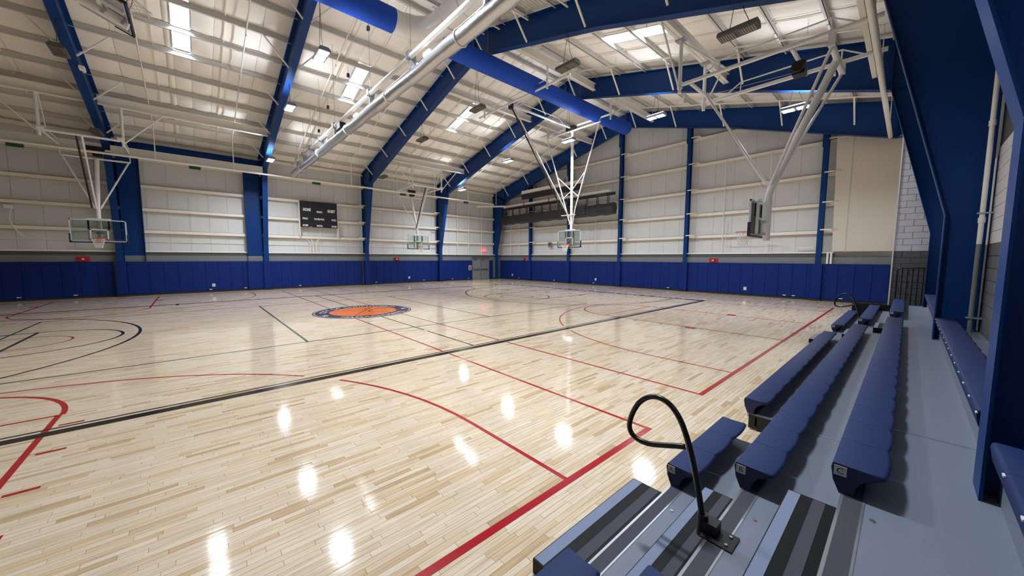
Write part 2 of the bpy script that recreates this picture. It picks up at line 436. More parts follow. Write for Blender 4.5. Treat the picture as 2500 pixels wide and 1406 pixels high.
# ------------------------------------------------------------------ walls
wl = struct('wall_left', MB().box(XW, XE+0.3, YS+0.03, YS+0.25, 0, 9.6), 'liner')
we = struct('wall_end', MB().prism([(YS+0.25, 0), (YS+0.25, 9.0), (YR, 12.9), (-16.5, 9.0), (-16.5, 0)], 'x', XE+0.03, XE+0.25), 'liner')
wr = struct('wall_rear', MB().prism([(YS+0.25, 0), (YS+0.25, 9.0), (YR, 12.9), (-16.5, 9.0), (-16.5, 0)], 'x', XW-0.2, XW), 'liner')
wn = struct('wall_right', MB().box(XW, XE+0.3, YN-0.3, YN-0.03, 0, 9.4), 'grey_paint')
# liner panels
xs = -14.8-0.35
x = -15.17
pm = None
while x < XE:
    a, b = x+0.006, min(x+0.914, XE)-0.006
    part('wall_panel', MB().box(a, b, YS, YS+0.04, 2.4, 9.2), 'liner', wl); x += 0.914
y = YS
while y > -12.2:
    a, b = max(y-1.05, -12.25)+0.006, y-0.006
    part('wall_panel', MB().prism([(a, 2.4), (b, 2.4), (b, rz(b, .2)), (a, rz(a, .2))], 'x', XE, XE+0.04), 'liner', we); y -= 1.05
# girts (proud of the liner)
def girt_y(z, x0, x1, par):
    g = MB().box(x0, x1, YS-0.2, YS, z+0.185, z+0.2).box(x0, x1, YS-0.2, YS-0.17, z, z+0.2).box(x0, x1, YS-0.2, YS-0.1, z-0.003, z+0.012)
    return part('girt', g, 'girt', par)
def girt_x(z, y0, y1, par):
    g = MB().box(XE-0.2, XE, y0, y1, z+0.185, z+0.2).box(XE-0.2, XE-0.17, y0, y1, z, z+0.2).box(XE-0.2, XE-0.1, y0, y1, z-0.003, z+0.012)
    return part('girt', g, 'girt', par)
for z in (3.53, 4.77, 6.06, 7.52):
    for i in range(len(FR)-1): girt_y(z, FR[i], FR[i+1], wl)
    girt_y(z, -15, FR[0], wl)
    for f in FR[2:4]:
        part('girt_lap', MB().box(f-0.6, f+0.02, YS-0.75, YS-0.2, z+0.15, z+0.19) if False else MB().box(f-0.55, f-0.02, 14.0, 14.05, z+0.14, z+0.2), 'girt', wl)
part('girt', MB().box(-15, XE, YS-0.2, YS-0.05, 8.55, 8.72), 'girt', wl)
EC = [9.62, 4.92, 0.0, -4.9, -11.62]         # end-wall columns
ys_ = [YS]+EC[:]
for z in (3.47, 4.86, 6.36, 8.0, 9.64):
    for i in range(len(ys_)-1):
        lo, hi = ys_[i+1], ys_[i]
        ymax = YR+(ZR-1.0-z)/SL; ymin = YR-(ZR-1.0-z)/SL
        lo2, hi2 = max(lo, ymin), min(hi, ymax)
        if hi2-lo2 > 0.3: girt_x(z, lo2, hi2, we)
        if i < 5 and lo2 == lo:
            pass
    for c in EC:
        if abs(c-YR) < (ZR-1.2-z)/SL: part('girt_lap', MB().box(19.0, 19.04, c-0.62, c+0.0, z+0.17, z+0.23).box(19.0, 19.3, c-0.62, c-0.4, z+0.19, z+0.21), 'girt', we)
    girt_x(z, -12.2, EC[-1], we)
# grey base wall, sill ledge, pads, black base
def base_y(x0, x1):
    struct('trim_1', MB().box(x0, x1, 14.27, YS, 0, 2.26), 'grey_paint')
    struct('trim_2', MB().box(x0, x1, 14.37, YS, 2.26, 2.46).box(x0, x1, 14.31, YS, 2.25, 2.275), 'grey_dark')  # darker grey paints in the shade of the recess under the sill
    struct('trim_3', MB().box(x0, x1, 14.3, YS, 2.46, 2.53), 'white_steel')
DX0, DX1 = 15.62, 17.72
base_y(-15, DX0); base_y(DX1, XE)
struct('trim_2', MB().box(DX0, DX1, 14.37, YS, 2.26, 2.46), 'grey_dark'); struct('trim_3', MB().box(DX0, DX1, 14.3, YS, 2.46, 2.53), 'white_steel')  # recess shade carried over the door in the same darker grey
struct('trim_1', MB().box(19.22, XE, -14.3, 14.4, 0, 2.26), 'grey_paint')
struct('trim_2', MB().box(19.3, XE, -12.2, 14.4, 2.26, 2.46).box(19.25, XE, -12.2, 14.4, 2.25, 2.275), 'grey_dark')  # end wall recess, its shade put into the darker grey
struct('trim_3', MB().box(19.24, XE, -12.2, 14.4, 2.46, 2.53), 'white_steel')
struct('baseboard_left', MB().box(-15, DX0, 14.2, 14.27, 0, 0.1).box(DX1, 19.2, 14.2, 14.27, 0, 0.1), 'rubber')
struct('baseboard_end', MB().box(19.13, 19.22, -14.2, 14.25, 0, 0.1), 'rubber')
def pad(x0, x1, y0, y1, par, z0=0.11, z1=1.92): part('wall_pad', MB().box(x0+.004, x1-.004, y0+.004, y1-.004, z0, z1), 'pad_blue', par, bevel=0.012)
# side wall pads between columns, 2 ft each
stops = [(-12.0-2.44, -8.26), (-7.0, -2.46), (-1.18, 5.02), (5.42, 11.68), (12.08, DX0-0.05), (DX1+0.05, 18.2)]
for a, b in stops:
    x = a
    while x < b-0.1:
        e = min(x+0.61, b); pad(x, e, 14.19, 14.27, wl); x = e
y = 14.1
for yc in EC+[-14.22]:
    hi = y; lo = yc+0.2 if yc > -14 else yc
    while hi > lo+0.1:
        e = max(hi-0.61, lo); pad(19.12, 19.2, e, hi, we); hi = e
    y = yc-0.2
# end wall right part: flat partition above block wall
struct('wall_partition', MB().prism([(-14.25, 2.55), (-12.14, 2.55), (-12.0, 8.75), (-14.25, 8.2)], 'x', 19.05, 19.3), 'plaster')
part('partition_jamb', MB().box(19.02, 19.06, -12.62, -12.5, 2.6, 8.6), 'plaster', bpy.data.objects['wall_partition'])
part('access_panel', MB().box(19.03, 19.05, -14.17, -14.0, 2.75, 3.25), 'plaster', bpy.data.objects['wall_partition'])
part('conduit', MB().tube([(19.1, -11.98, 1.92), (19.1, -11.98, 2.5)], 0.045).tube([(19.1, -12.12, 1.92), (19.1, -12.12, 2.5)], 0.045), 'white_steel', we)
# block stub wall beside the far end of the bleachers, block by block
wc = struct('wall_corner', MB().box(12.42, XE, YN, -14.42, 0, 2.44), 'cmu_grey')
struct('wall_corner_upper', MB().box(12.42, XE, YN, -14.42, 2.44, 8.9), 'cmu_white')
hc = 0.2032
def block_face_x(par, x, ya, yb, z0, z1):
    k = int(round(z0/hc)); z = k*hc
    while z < z1:
        yb0 = yb+0.2 if k % 2 else yb
        t = yb0
        while t > ya:
            a, b = max(t-0.4064, ya)+0.005, min(t, yb)-0.005
            if b-a > 0.03: part('block', MB().box(x, x+0.1, a, b, z+0.005, z+hc-0.005), 'cmu_white' if z > 2.4 else 'cmu_grey', par)
            t -= 0.4064
        z += hc; k += 1
block_face_x(wc, 12.34, -15.62, -14.4, 0.61, 6.4)
part('corner_edge', MB().box(12.33, 12.45, -14.42, -14.385, 0, 8.6), 'white_gloss', wc, 'white edge strip, lighter than the blocks')  # narrow strip, lighter than the block faces
struct('trim_4', MB().box(12.36, 12.44, YN, -14.41, 6.4, 8.8), 'cmu_white')
# block wall behind the bleachers
def block_face_y(par, y, xa, xb, z0, z1):
    k = int(round(z0/hc)); z = k*hc
    while z < z1:
        t = xa-(0.2 if k % 2 else 0)
        while t < xb:
            a, b = max(t, xa)+0.005, min(t+0.4064, xb)-0.005
            if b-a > 0.03: part('block', MB().box(a, b, y-0.1, y, z+0.005, z+hc-0.005), 'cmu_white' if z > 2.4 else 'cmu_grey', par)
            t += 0.4064
        z += hc; k += 1
block_face_y(wn, YN, 2.6, 5.2, 0.8, 3.95)
part('block_course', MB().box(5.2, 12.3, YN-0.06, YN, 0.8, 2.44), 'cmu_grey', wn); part('block_course', MB().box(5.2, 12.3, YN-0.06, YN, 2.44, 3.95), 'cmu_white', wn)
part('block_course', MB().box(XW, 2.6, YN-0.06, YN, 0.8, 2.44), 'cmu_grey', wn); part('block_course', MB().box(XW, 2.6, YN-0.06, YN, 2.44, 3.95), 'cmu_white', wn)
part('upper_liner', MB().box(XW, 12.3, YN-0.05, YN-0.01, 3.95, 9.2), 'grey_dark', wn)  # pale metal liner; the dark grey paints in the shade up there

# ------------------------------------------------------------------ roof: blankets, purlins, skylights
ce = struct('ceiling', MB().add([(XW, YS+.3, rz(YS+.3, .5)), (XE+.3, YS+.3, rz(YS+.3, .5)), (XE+.3, YR, rz(YR, .5)), (XW, YR, rz(YR, .5)), (XW, -16.3, rz(-16.3, .5)), (XE+.3, -16.3, rz(-16.3, .5))], [(0, 1, 2, 3), (3, 2, 5, 4)]), 'insulation')
PY = [YR+0.28+1.385*k for k in range(11)]+[YR-0.7-1.4*k for k in range(11)]
SKY = [(-5.26, -4.68, 3.68, 6.42), (1.36, 2.0, 3.68, 6.42), (8.1, 8.68, 3.68, 6.42), (8.25, 8.95, -8.43, -5.6)]
def blanket(x0, x1, y0, y1):
    n = max(2, int(abs(y1-y0)/0.23)); vs = []; fs = []; nx = 4
    st = 1.385
    for i in range(n+1):
        y = y0+(y1-y0)*i/n
        u = (abs(y-YR)-(0.28 if y > YR else 0.7))/(1.385 if y > YR else 1.4)
        sag = 0.035*abs(math.sin(math.pi*u))
        for j in range(nx+1):
            x = x0+(x1-x0)*j/nx
            vs.append((x, y, rz(y, .23)-sag*(0.5+0.5*math.sin(math.pi*j/nx))+(0.03 if j in (0, nx) else 0)+random.uniform(-.004, .004)))
    for i in range(n):
        for j in range(nx): fs.append((i*(nx+1)+j, (i+1)*(nx+1)+j, (i+1)*(nx+1)+j+1, i*(nx+1)+j+1))
    mb = MB(); mb.add(vs, fs, True); return mb
def xcuts():
    c = [XW]
    x = -14.6
    while x < XE: c.append(x); x += 1.52
    c.append(XE+0.2)
    for s in SKY: c += [s[0], s[1]]
    return sorted(set(c))
cuts = xcuts()
random.seed(11)
for i in range(len(cuts)-1):
    a, b = cuts[i], cuts[i+1]
    if b-a < 0.02: continue
    for ya, yb in ((YR, YS+0.2), (YR, -16.2)):
        segs = [(ya, yb)]
        for s in SKY:
            if s[0]-1e-6 <= a and b <= s[1]+1e-6 and (s[2] > YR) == (yb > YR):
                lo, hi = (s[2], s[3]) if yb > YR else (s[3], s[2])
                segs = [(ya, lo), (hi, yb)]
        for p, q in segs: part('insulation_blanket', blanket(a+.004, b-.004, p, q), 'insulation', ce)
for y in PY:
    z = rz(y); s = 1 if y > YR else -1
    if z < 8.4: continue
    g = MB()
    g.box(-15, XE, y-0.008, y+0.008, z, z+0.215)
    g.box(-15, XE, y-0.008, y+0.07, z, z+0.012) if s < 0 else g.box(-15, XE, y-0.07, y+0.008, z, z+0.012)
    g.box(-15, XE, y-0.06, y+0.06, z+0.2, z+0.218)
    part('purlin', g, 'purlin', ce)
# sag bridging between purlins
for k, x in enumerate([f+d for f in FR[:-1] for d in (2.2, 4.4)]+[-10.2, -12.4]):
    mb = MB()
    for sgn in (1, -1):
        ya = YR+sgn*0.3; yb = YS-0.3 if sgn > 0 else -15.2
        mb.bar((x, ya, rz(ya, 0.17)), (x, yb, rz(yb, 0.17)), 0.03, 0.03)
    part('bridging', mb, 'girt', ce)
# skylights: frame and two panes each
for n, (x0, x1, y0, y1) in enumerate(SKY):
    ym = (y0+y1)/2
    fr = MB()
    for x in (x0, x1): fr.bar((x, y0, rz(y0, .34)), (x, y1, rz(y1, .34)), 0.04, 0.3)
    for y in (y0, ym, y1): fr.bar((x0, y, rz(y, .38)), (x1, y, rz(y, .38)), 0.04, 0.2)
    w = struct('window_%d' % (n+1), fr, 'galv')
    for a, b in ((y0, ym), (ym, y1)):
        p = MB().add([(x0, a, rz(a, .46)), (x1, a, rz(a, .46)), (x1, b, rz(b, .46)), (x0, b, rz(b, .46))], [(0, 1, 2, 3)])
        part('pane', p, 'skylight', w)
# ribbed deck in the bay by the duct
rb = MB()
for i in range(40):
    y0 = -1.1-i*0.155
    rb.add([(2.3, y0, rz(y0, .12)), (5.05, y0, rz(y0, .12)), (5.05, y0-0.11, rz(y0-0.11, .12)), (2.3, y0-0.11, rz(y0-0.11, .12)),
            (2.3, y0-0.115, rz(y0-.115, .16)), (5.05, y0-0.115, rz(y0-.115, .16)), (5.05, y0-0.15, rz(y0-.15, .16)), (2.3, y0-0.15, rz(y0-.15, .16))],
           [(0, 1, 2, 3), (3, 2, 5, 4), (4, 5, 6, 7)])
part('ribbed_panel', rb, 'white_steel', ce, 'white ribbed roof panel beside the ridge')
for y in (-1.7, -2.75, -4.45, -6.4):
    o = thing('strut_channel', 'white strut channel on hanger rods below the ribbed panel, %s' % {-1.7: 'first from the ridge', -2.75: 'second from the ridge', -4.45: 'third from the ridge', -6.4: 'farthest from the ridge'}[y], 'channel', (3.6, y, rz(y, -.3)), 'strut channels below the ribbed roof panel')
    part('channel', MB().bar((2.4, y, rz(y, -.28)), (4.95, y, rz(y, -.28)), 0.045, 0.045), 'white_steel', o)
    for x in (2.6, 4.85): part('hanger_rod', MB().tube([(x, y, rz(y, -.28)), (x, y, rz(y, .15))], 0.008, 6), 'white_steel', o)

# ------------------------------------------------------------------ rigid frames
FYO, NYO = 14.43, -15.63      # outer flanges
def frame(i, x, label):
    o = thing('steel_frame', label, 'frame', (x, 0, 0), 'blue steel frames')
    hw, tf = 0.14, 0.016
    def ibeam(name, pin, pout, capz=None):
        # pin / pout: polylines of the inner and outer flange in (y,z)
        n = len(pin); mb = MB()
        for t in (-0.006, 0.006):
            pass
        vs = [(x+s, y, z) for s in (-.006, .006) for y, z in pin+pout]
        m2 = 2*n
        fs = []
        for k in range(n-1):
            fs += [(k, k+1, n+k+1, n+k), (m2+n+k, m2+n+k+1, m2+k+1, m2+k)]
        mb.add(vs, fs)
        for pl in (pin, pout):
            for k in range(n-1):
                (y0, z0), (y1, z1) = pl[k], pl[k+1]
                mb.bar((x, y0, z0), (x, y1, z1), 2*hw, tf, (0, -(z1-z0), (y1-y0)) if True else (1, 0, 0))
        return part(name, mb, 'steel_blue', o)
    yk = {1: 12.66, -1: -14.05}
    if i < 4:
        ibeam('column', [(13.93, 0), (13.93, 2.95), (12.66, 7.75), (12.66, 7.76)], [(FYO, 0), (FYO, 2.7), (FYO, 8.2), (FYO, 8.75)])
        ibeam('column', [(-15.165, 0), (-15.165, 2.98), (-14.05, 7.56), (-14.05, 7.57)], [(NYO, 0), (NYO, 2.72), (NYO, 8.2), (NYO, 8.75)])
    else:
        ibeam('column', [(13.93, 0), (13.93, 2.95), (12.75, 7.95), (12.75, 7.96)], [(FYO, 0), (FYO, 2.7), (FYO, 8.2), (FYO, 8.75)])
    for s, yo, kk in ((1, FYO, 12.66), (-1, NYO, -14.05)):
        kz = 7.75 if s > 0 else 7.56
        yi = [YR, YR+s*2.2, YR+s*6.5, kk]
        zi = [rz(YR)-0.98, rz(YR+s*2.2)-1.0, rz(YR+s*6.5)-1.06, kz]
        yo_ = [YR, YR+s*2.2, YR+s*6.5, yo]
        ibeam('rafter', list(zip(yi, zi)), [(a, rz(a)) for a in yo_])
    st = MB().box(x-.13, x+.13, YR-.012, YR+.012, rz(YR)-1.0, rz(YR))
    for s, kk, kz in ((1, 12.66, 7.75), (-1, -14.05, 7.56)):
        yo = FYO if s > 0 else NYO
        part('stiffener', MB().bar((x, kk, kz), (x, yo, kz+0.15), 0.26, 0.014), 'steel_blue', o)
        part('stiffener', MB().box(x-.13, x+.13, kk-.008, kk+.008, kz, rz(kk)), 'steel_blue', o)
    part('stiffener', st, 'steel_blue', o)
    # white flange braces up to the purlins
    for k, y in enumerate(PY):
        if abs(y-YR) < 0.5 or rz(y) < 8.9 or k % 2 == 0: continue
        zb = rz(y)-1.02
        for sx in (-1, 1):
            if i == 4 and sx > 0: continue
            part('flange_brace', MB().bar((x+sx*.13, y, zb+.02), (x+sx*1.02, y, rz(y, .03)), 0.06, 0.045), 'white_steel', o)
    # column pads
    if i < 4:
        part('column_pad', MB().box(x-.2, x+.2, 13.86, 14.27, .11, 1.92), 'pad_blue', o, bevel=0.012)
        part('pad_base', MB().box(x-.23, x+.23, 13.82, 14.25, 0, .1), 'rubber', o)
    return o
for i, (x, l) in enumerate(zip(FR, ['blue steel frame behind the left hoop, first from the left in the photo', 'blue steel frame left of the scoreboard', 'blue steel frame right of the scoreboard with its near column beside the block wall',
                                    'blue steel frame right of the middle hoop, last full frame before the end wall', 'blue steel end frame against the far end wall'])):
    frame(i, x, l)
# end-wall columns
for k, y in enumerate(EC):
    o = thing('end_column', 'blue end-wall column, %s' % ['nearest the far corner, behind the black curtain', 'second from the far corner, behind the far hoop' if False else 'behind the far hoop', 'in the middle of the end wall, right of the black curtain', 'fourth from the far corner', 'beside the beige partition'][k], 'column', (19.1, y, 0), 'end-wall columns')
    zt = rz(y)-0.35
    mb = MB().box(19.02, 19.035, y-.11, y+.11, 1.9, zt).box(19.03, 19.3, y-.006, y+.006, 1.9, zt).box(19.29, 19.3, y-.11, y+.11, 1.9, zt)
    part('shaft', mb, 'steel_blue', o)
    part('head_plate', MB().box(18.92, 19.02, y-.1, y+.14, zt-1.55, zt), 'steel_blue', o)
    part('column_pad', MB().box(18.96, 19.22, y-.2, y+.2, .11, 1.92), 'pad_blue', o, bevel=0.012)
    part('pad_base', MB().box(18.93, 19.2, y-.22, y+.22, 0, .1), 'rubber', o)
# wind portal between the first two frames
o = thing('portal_frame', 'blue wind portal frame between the two columns left of the scoreboard', 'frame', (-4.7, 14.2, 0))
for a, b in ((-7.9, -7.08), (-2.4, -1.58)):
    mb = MB().box(a, b, 14.29, 14.305, 0, 8.5)
    for xx in (a, b): mb.box(xx-.008, xx+.008, 14.15, 14.45, 0, 8.5)
    part('column', mb, 'steel_blue', o)
    part('column_pad', MB().box(a+.06 if a < -5 else a-.06, b+.08 if a < -5 else b, 14.08, 14.27, .11, 1.92), 'pad_blue', o, bevel=0.012)
    part('pad_base', MB().box(a, b, 14.05, 14.25, 0, .1), 'rubber', o)
part('beam', MB().box(-7.1, -2.4, 14.29, 14.305, 7.85, 8.5).box(-7.1, -2.4, 14.15, 14.45, 7.84, 7.855).box(-7.1, -2.4, 14.15, 14.45, 8.49, 8.505), 'steel_blue', o)

# white support beams between the frames
def wbeam(x0, x1, y, zb, h, w, label):
    mb = MB().box(x0, x1, y-w/2, y+w/2, zb, zb+.015).box(x0, x1, y-w/2, y+w/2, zb+h-.015, zb+h).box(x0, x1, y-.005, y+.005, zb, zb+h)
    return solo('support_beam', mb, 'white_steel', label, 'beam', 'white hoop support beams')
wbeam(-14.6, -8.2, 9.9, 9.0, .36, .22, 'white support beam at far left, ending at the first blue frame')
wbeam(-7.9, -1.56, 9.9, 9.0, .36, .22, 'white support beam between the first and second blue frames over the left hoop')
wbeam(5.36, 11.74, 9.9, 9.0, .34, .22, 'white support beam over the middle hoop')
wbeam(5.36, 11.74, -9.25, 9.4, .34, .22, 'white support beam holding the front hangers of the right hoop')
wbeam(5.36, 11.6, -13.72, 8.0, .34, .24, 'wide white support beam by the near columns behind the right hoop')
wbeam(5.36, 11.74, 2.2, 10.97, .34, .2, 'white ridge beam left of the blue duct between the third and fourth frames')
wbeam(5.36, 11.74, -2.7, 11.3, .34, .2, 'white ridge beam right of the blue duct between the third and fourth frames')
wbeam(12.02, 18.4, 2.2, 10.97, .34, .2, 'white ridge beam left of the blue duct ending at the end frame')
wbeam(12.02, 18.4, -2.7, 11.3, .34, .2, 'white ridge beam right of the blue duct ending at the end frame')
for a, b, l in ((-14.6, -8.2, 'pale eave channel at far left above the left hoop pipes'), (-7.9, -1.56, 'pale eave channel below the blue portal beam')):
    solo('eave_channel', MB().box(a, b, 12.5, 12.515, 7.34, 7.78).box(a, b, 12.4, 12.51, 7.34, 7.355).box(a, b, 12.4, 12.51, 7.765, 7.78), 'purlin', l, 'channel', 'eave channels')
solo('sprinkler_main', MB().tube([(-15, 12.1, 7.28), (16.6, 12.1, 7.28)], 0.055, 10), 'white_steel', 'long white sprinkler main running along the far side wall', 'pipe')
solo('sprinkler_main', MB().tube([(3, -13.87, 7.62), (18.4, -13.87, 7.62)], 0.075, 10), 'white_steel', 'white sprinkler main running along the near columns', 'pipe')
for n, bx in enumerate((-4.73, 1.9, 8.55, 15.2)):
    for d in (-1.55, 1.72):
        x = bx+d
        for sgn, side in ((1, 'far'), (-1, 'near')):
            ya = YR+sgn*1.2; yb = 12.1 if sgn > 0 else -13.87; zb = 7.28 if sgn > 0 else 7.62
            o = thing('sprinkler_pipe', 'thin white pipe on the %s slope, %s in the roof bay %s' % (side, 'left' if d < 0 else 'right', ('over the left hoop', 'over the scoreboard', 'over the middle hoop', 'by the end wall')[n]), 'pipe', (x, (ya+yb)/2, rz(yb, -.2)), 'sprinkler branch pipes')
            part('pipe', MB().tube([(x, ya, rz(ya, -.16)), (x, yb, rz(yb, -.2)), (x, yb, zb)], 0.026, 6), 'white_steel', o)
            for t in (0.25, 0.55, 0.85):
                yy = ya+(yb-ya)*t
                part('hanger', MB().tube([(x, yy, rz(yy, -.16)), (x, yy, rz(yy, .2))], 0.008, 5), 'galv', o)
                part('sprinkler_head', MB().tube([(x, yy+.3, rz(yy+.3*sgn, -.2)), (x, yy+.3, rz(yy+.3*sgn, -.28))], [0.012, 0.022], 6), 'chrome', o)

# ------------------------------------------------------------------ lights
def lamp(x, y, z, on, label):
    o = thing('high_bay_light', label, 'light', (x, y, z), 'lit high-bay lights' if on else 'switched-off high-bay lights')
    mb = MB().prism([(-.19, 0), (.19, 0), (.19, .06), (.12, .14), (-.12, .14), (-.19, .06)], 'y', -.43, .43).xf(lambda v: v+Vector((x, y, z)))
    part('housing', mb, 'lamp_body' if on else 'lamp_dark', o)
    for s in (-1, 1):
        part('lens', MB().box(x-.145, x+.145, y+s*.22-.17, y+s*.22+.17, z-.012, z+.002), 'lamp_on' if on else 'lamp_off', o, bevel=0 if not on else 0)
        if not on:
            lv = MB()
            for k in range(7): lv.box(x-.14, x+.14, y+s*.22-.16+k*.05, y+s*.22-.15+k*.05, z-.022, z-.01)
            part('louver', lv, 'lamp_dark', o)
    zt = rz(y)-1.05
    part('hook', MB().tube([(x, y-.25, z+.13), (x, y-.1, min(zt, z+.5)), (x, y, zt)], 0.008, 5), 'black', o)
    part('cord', MB().tube([(x, y+.2, z+.13), (x+.03, y+.15, (z+zt)/2+.1), (x+.05, y+.05, zt+.05)], 0.008, 5), 'black', o)
    if on:
        ld = bpy.data.lights.new('lamp', 'AREA'); ld.shape = 'RECTANGLE'; ld.size = 0.3; ld.size_y = 0.8
        ld.energy = LAMP_W; ld.color = LAMP_COL; ld.spread = R(LAMP_SPREAD)
        lo = bpy.data.objects.new('lamp_light', ld); C.objects.link(lo); lo.parent = o; lo.location = (0, 0, -0.03)
        for sx in (-1, 1):  # added fill lights aimed at the roof, not part of the fixture
            lu = bpy.data.lights.new('roof_fill', 'AREA'); lu.shape = 'RECTANGLE'; lu.size = 0.1; lu.size_y = 0.8
            lu.energy = ROOF_FILL_W; lu.color = LAMP_COL; lu.spread = R(95)
            lo = bpy.data.objects.new('added_roof_fill', lu); C.objects.link(lo); lo.parent = o; lo.location = (sx*.22, 0, 0.12)
            lo.rotation_euler = (math.pi, 0, 0)
            lo.rotation_euler = (0, math.pi-sx*R(48), 0)
LY = [10.4, 4.6, -0.8, -6.2, -11.6]; LZ = [7.8, 8.98, 9.1, 8.95, 7.72]
pos = ['closest to the far side wall', 'on the far slope', 'under the ridge', 'on the near slope', 'closest to the bleacher side']
for k in range(5):
    lamp(FR[1], LY[k], LZ[k], True, 'lit light under the frame left of the scoreboard, '+pos[k])
    lamp(FR[3], LY[k], LZ[k], True, 'lit light under the last full frame, '+pos[k])
    lamp(FR[2], LY[k], LZ[k], False, 'unlit louvred light, frame right of the scoreboard, '+pos[k])
for k in range(2): lamp(FR[0], LY[k], LZ[k], False, 'unlit grey louvred light under the first blue frame, '+pos[k])

# ------------------------------------------------------------------ duct
YD, ZD, RD = -1.75, 10.72, 0.4
def duct(x0, x1, label, endcap=True):
    o = thing('fabric_duct', label, 'duct', (x0, YD, ZD-RD), 'blue fabric ducts')
    pts = [(x0, YD, ZD), (x1, YD, ZD)]
    part('tube', MB().tube(pts, RD, 24, True), 'duct_blue', o)
    if endcap: part('end_cap', MB().tube([(x1, YD, ZD), (x1+.12, YD, ZD), (x1+.2, YD, ZD)], [RD, RD*.92, RD*.6], 24), 'duct_blue', o)
    sl = MB()
    x = x0+.1
    while x < x1-.1:
        for a in (-18, 198): sl.tube([(x, YD+RD*math.cos(R(a))*1.003, ZD+RD*math.sin(R(a))*1.003), (x+.03, YD+RD*math.cos(R(a))*1.003, ZD+RD*math.sin(R(a))*1.003)], 0.009, 4)
        x += .11
    part('vent_holes', sl, 'navy', o, kind='stuff')
    part('suspension_rail', MB().tube([(x0, YD, ZD+RD+.03), (x1, YD, ZD+RD+.03)], 0.015, 6), 'white_steel', o)
    for j in range(int((x1-x0)/2.2)+1):
        xx = x0+.3+j*2.2
        if xx < x1: part('cable', MB().tube([(xx, YD, ZD+RD+.03), (xx, YD, rz(YD, .1))], 0.006, 4), 'galv', o)
duct(-9.0, 0.75, 'blue fabric duct ending at the white sheet-metal elbow', False)
duct(2.6, 16.6, 'long blue fabric duct passing behind the silver curtain roll to the end wall')
o = thing('metal_duct', 'white round sheet-metal duct elbow joining the blue ducts', 'duct', (1.6, YD, ZD-RD))
part('coupling', MB().tube([(.72, YD, ZD), (1.25, YD, ZD)], RD*.98, 24), 'white_gloss', o)
el = [(1.2, YD, ZD), (1.6, YD-.1, ZD), (1.95, YD-.4, ZD), (2.1, YD-.9, ZD), (2.15, YD-1.6, ZD-.02), (2.2, YD-3.2, ZD-.05), (2.25, YD-6, ZD-.1)]
part('elbow', MB().tube(el, RD*1.05, 24), 'white_gloss', o)
part('outlet', MB().tube([(1.7, YD, ZD), (2.62, YD, ZD)], RD*.98, 24), 'white_gloss', o)
for yy in (YD-1.6, YD-2.6, YD-4): part('seam_band', MB().ring((2.17, yy, ZD-.03), RD*1.05, .015, 28, 6, 'y'), 'galv', o)

# ------------------------------------------------------------------ rolled divider curtain
o = thing('divider_curtain', 'silver divider curtain rolled up across the middle of the gym', 'curtain', (0, 0, 7.3))
n = 60
pts = []; rs = []
random.seed(5)
for i in range(n+1):
    y = 11.75-(11.75+9.6)*i/n
    pts.append((0, y, 7.47+.012*math.sin(i*.9))); rs.append(0.185+random.uniform(-.012, .012))
part('roll', MB().tube(pts, rs, 18), 'silver_vinyl', o)
part('top_beam', MB().tube([(-.02, 12.0, 8.07), (-.02, -10.2, 8.07)], .075, 12), 'white_steel', o)
part('drive_rod', MB().tube([(.06, 11.9, 7.8), (.06, -10.2, 7.8)], .03, 10), 'chrome', o)
for y in (10.6, 8.9, 7.2, 5.3, 2.9, -1.4, -4.6, -8.2):
    part('clamp', MB().box(-.12, .12, y-.09, y+.09, 8.0, 8.2).box(-.05, .12, y-.03, y+.03, 7.72, 8.0), 'galv', o)
    part('hanger_rod', MB().tube([(0, y, 8.2), (0, y, rz(y, .05))], .007, 5), 'galv', o)
for y in (9.5, 5.6, 1.15, -3.0, -7.2): part('strap', MB().ring((0, y, 7.47), .197, .02, 24, 6, 'y'), 'white_gloss', o)
for y in (9.6, 4.2, .3, -5.5): part('pulley', MB().tube([(.06, y-.12, 7.8), (.06, y+.12, 7.8)], .1, 14), 'white_gloss', o)
for y in (8.0, 3.2, -1.6, -4.9, -7.8): part('lift_strap', MB().box(.03, .09, y-.04, y+.04, 7.6, 7.8), 'white_gloss', o)
part('winch', MB().box(-.1, .14, 1.9, 2.3, 7.75, 8.0).tube([(.06, 2.3, 7.85), (.06, 2.65, 7.85)], .1, 12), 'black', o)

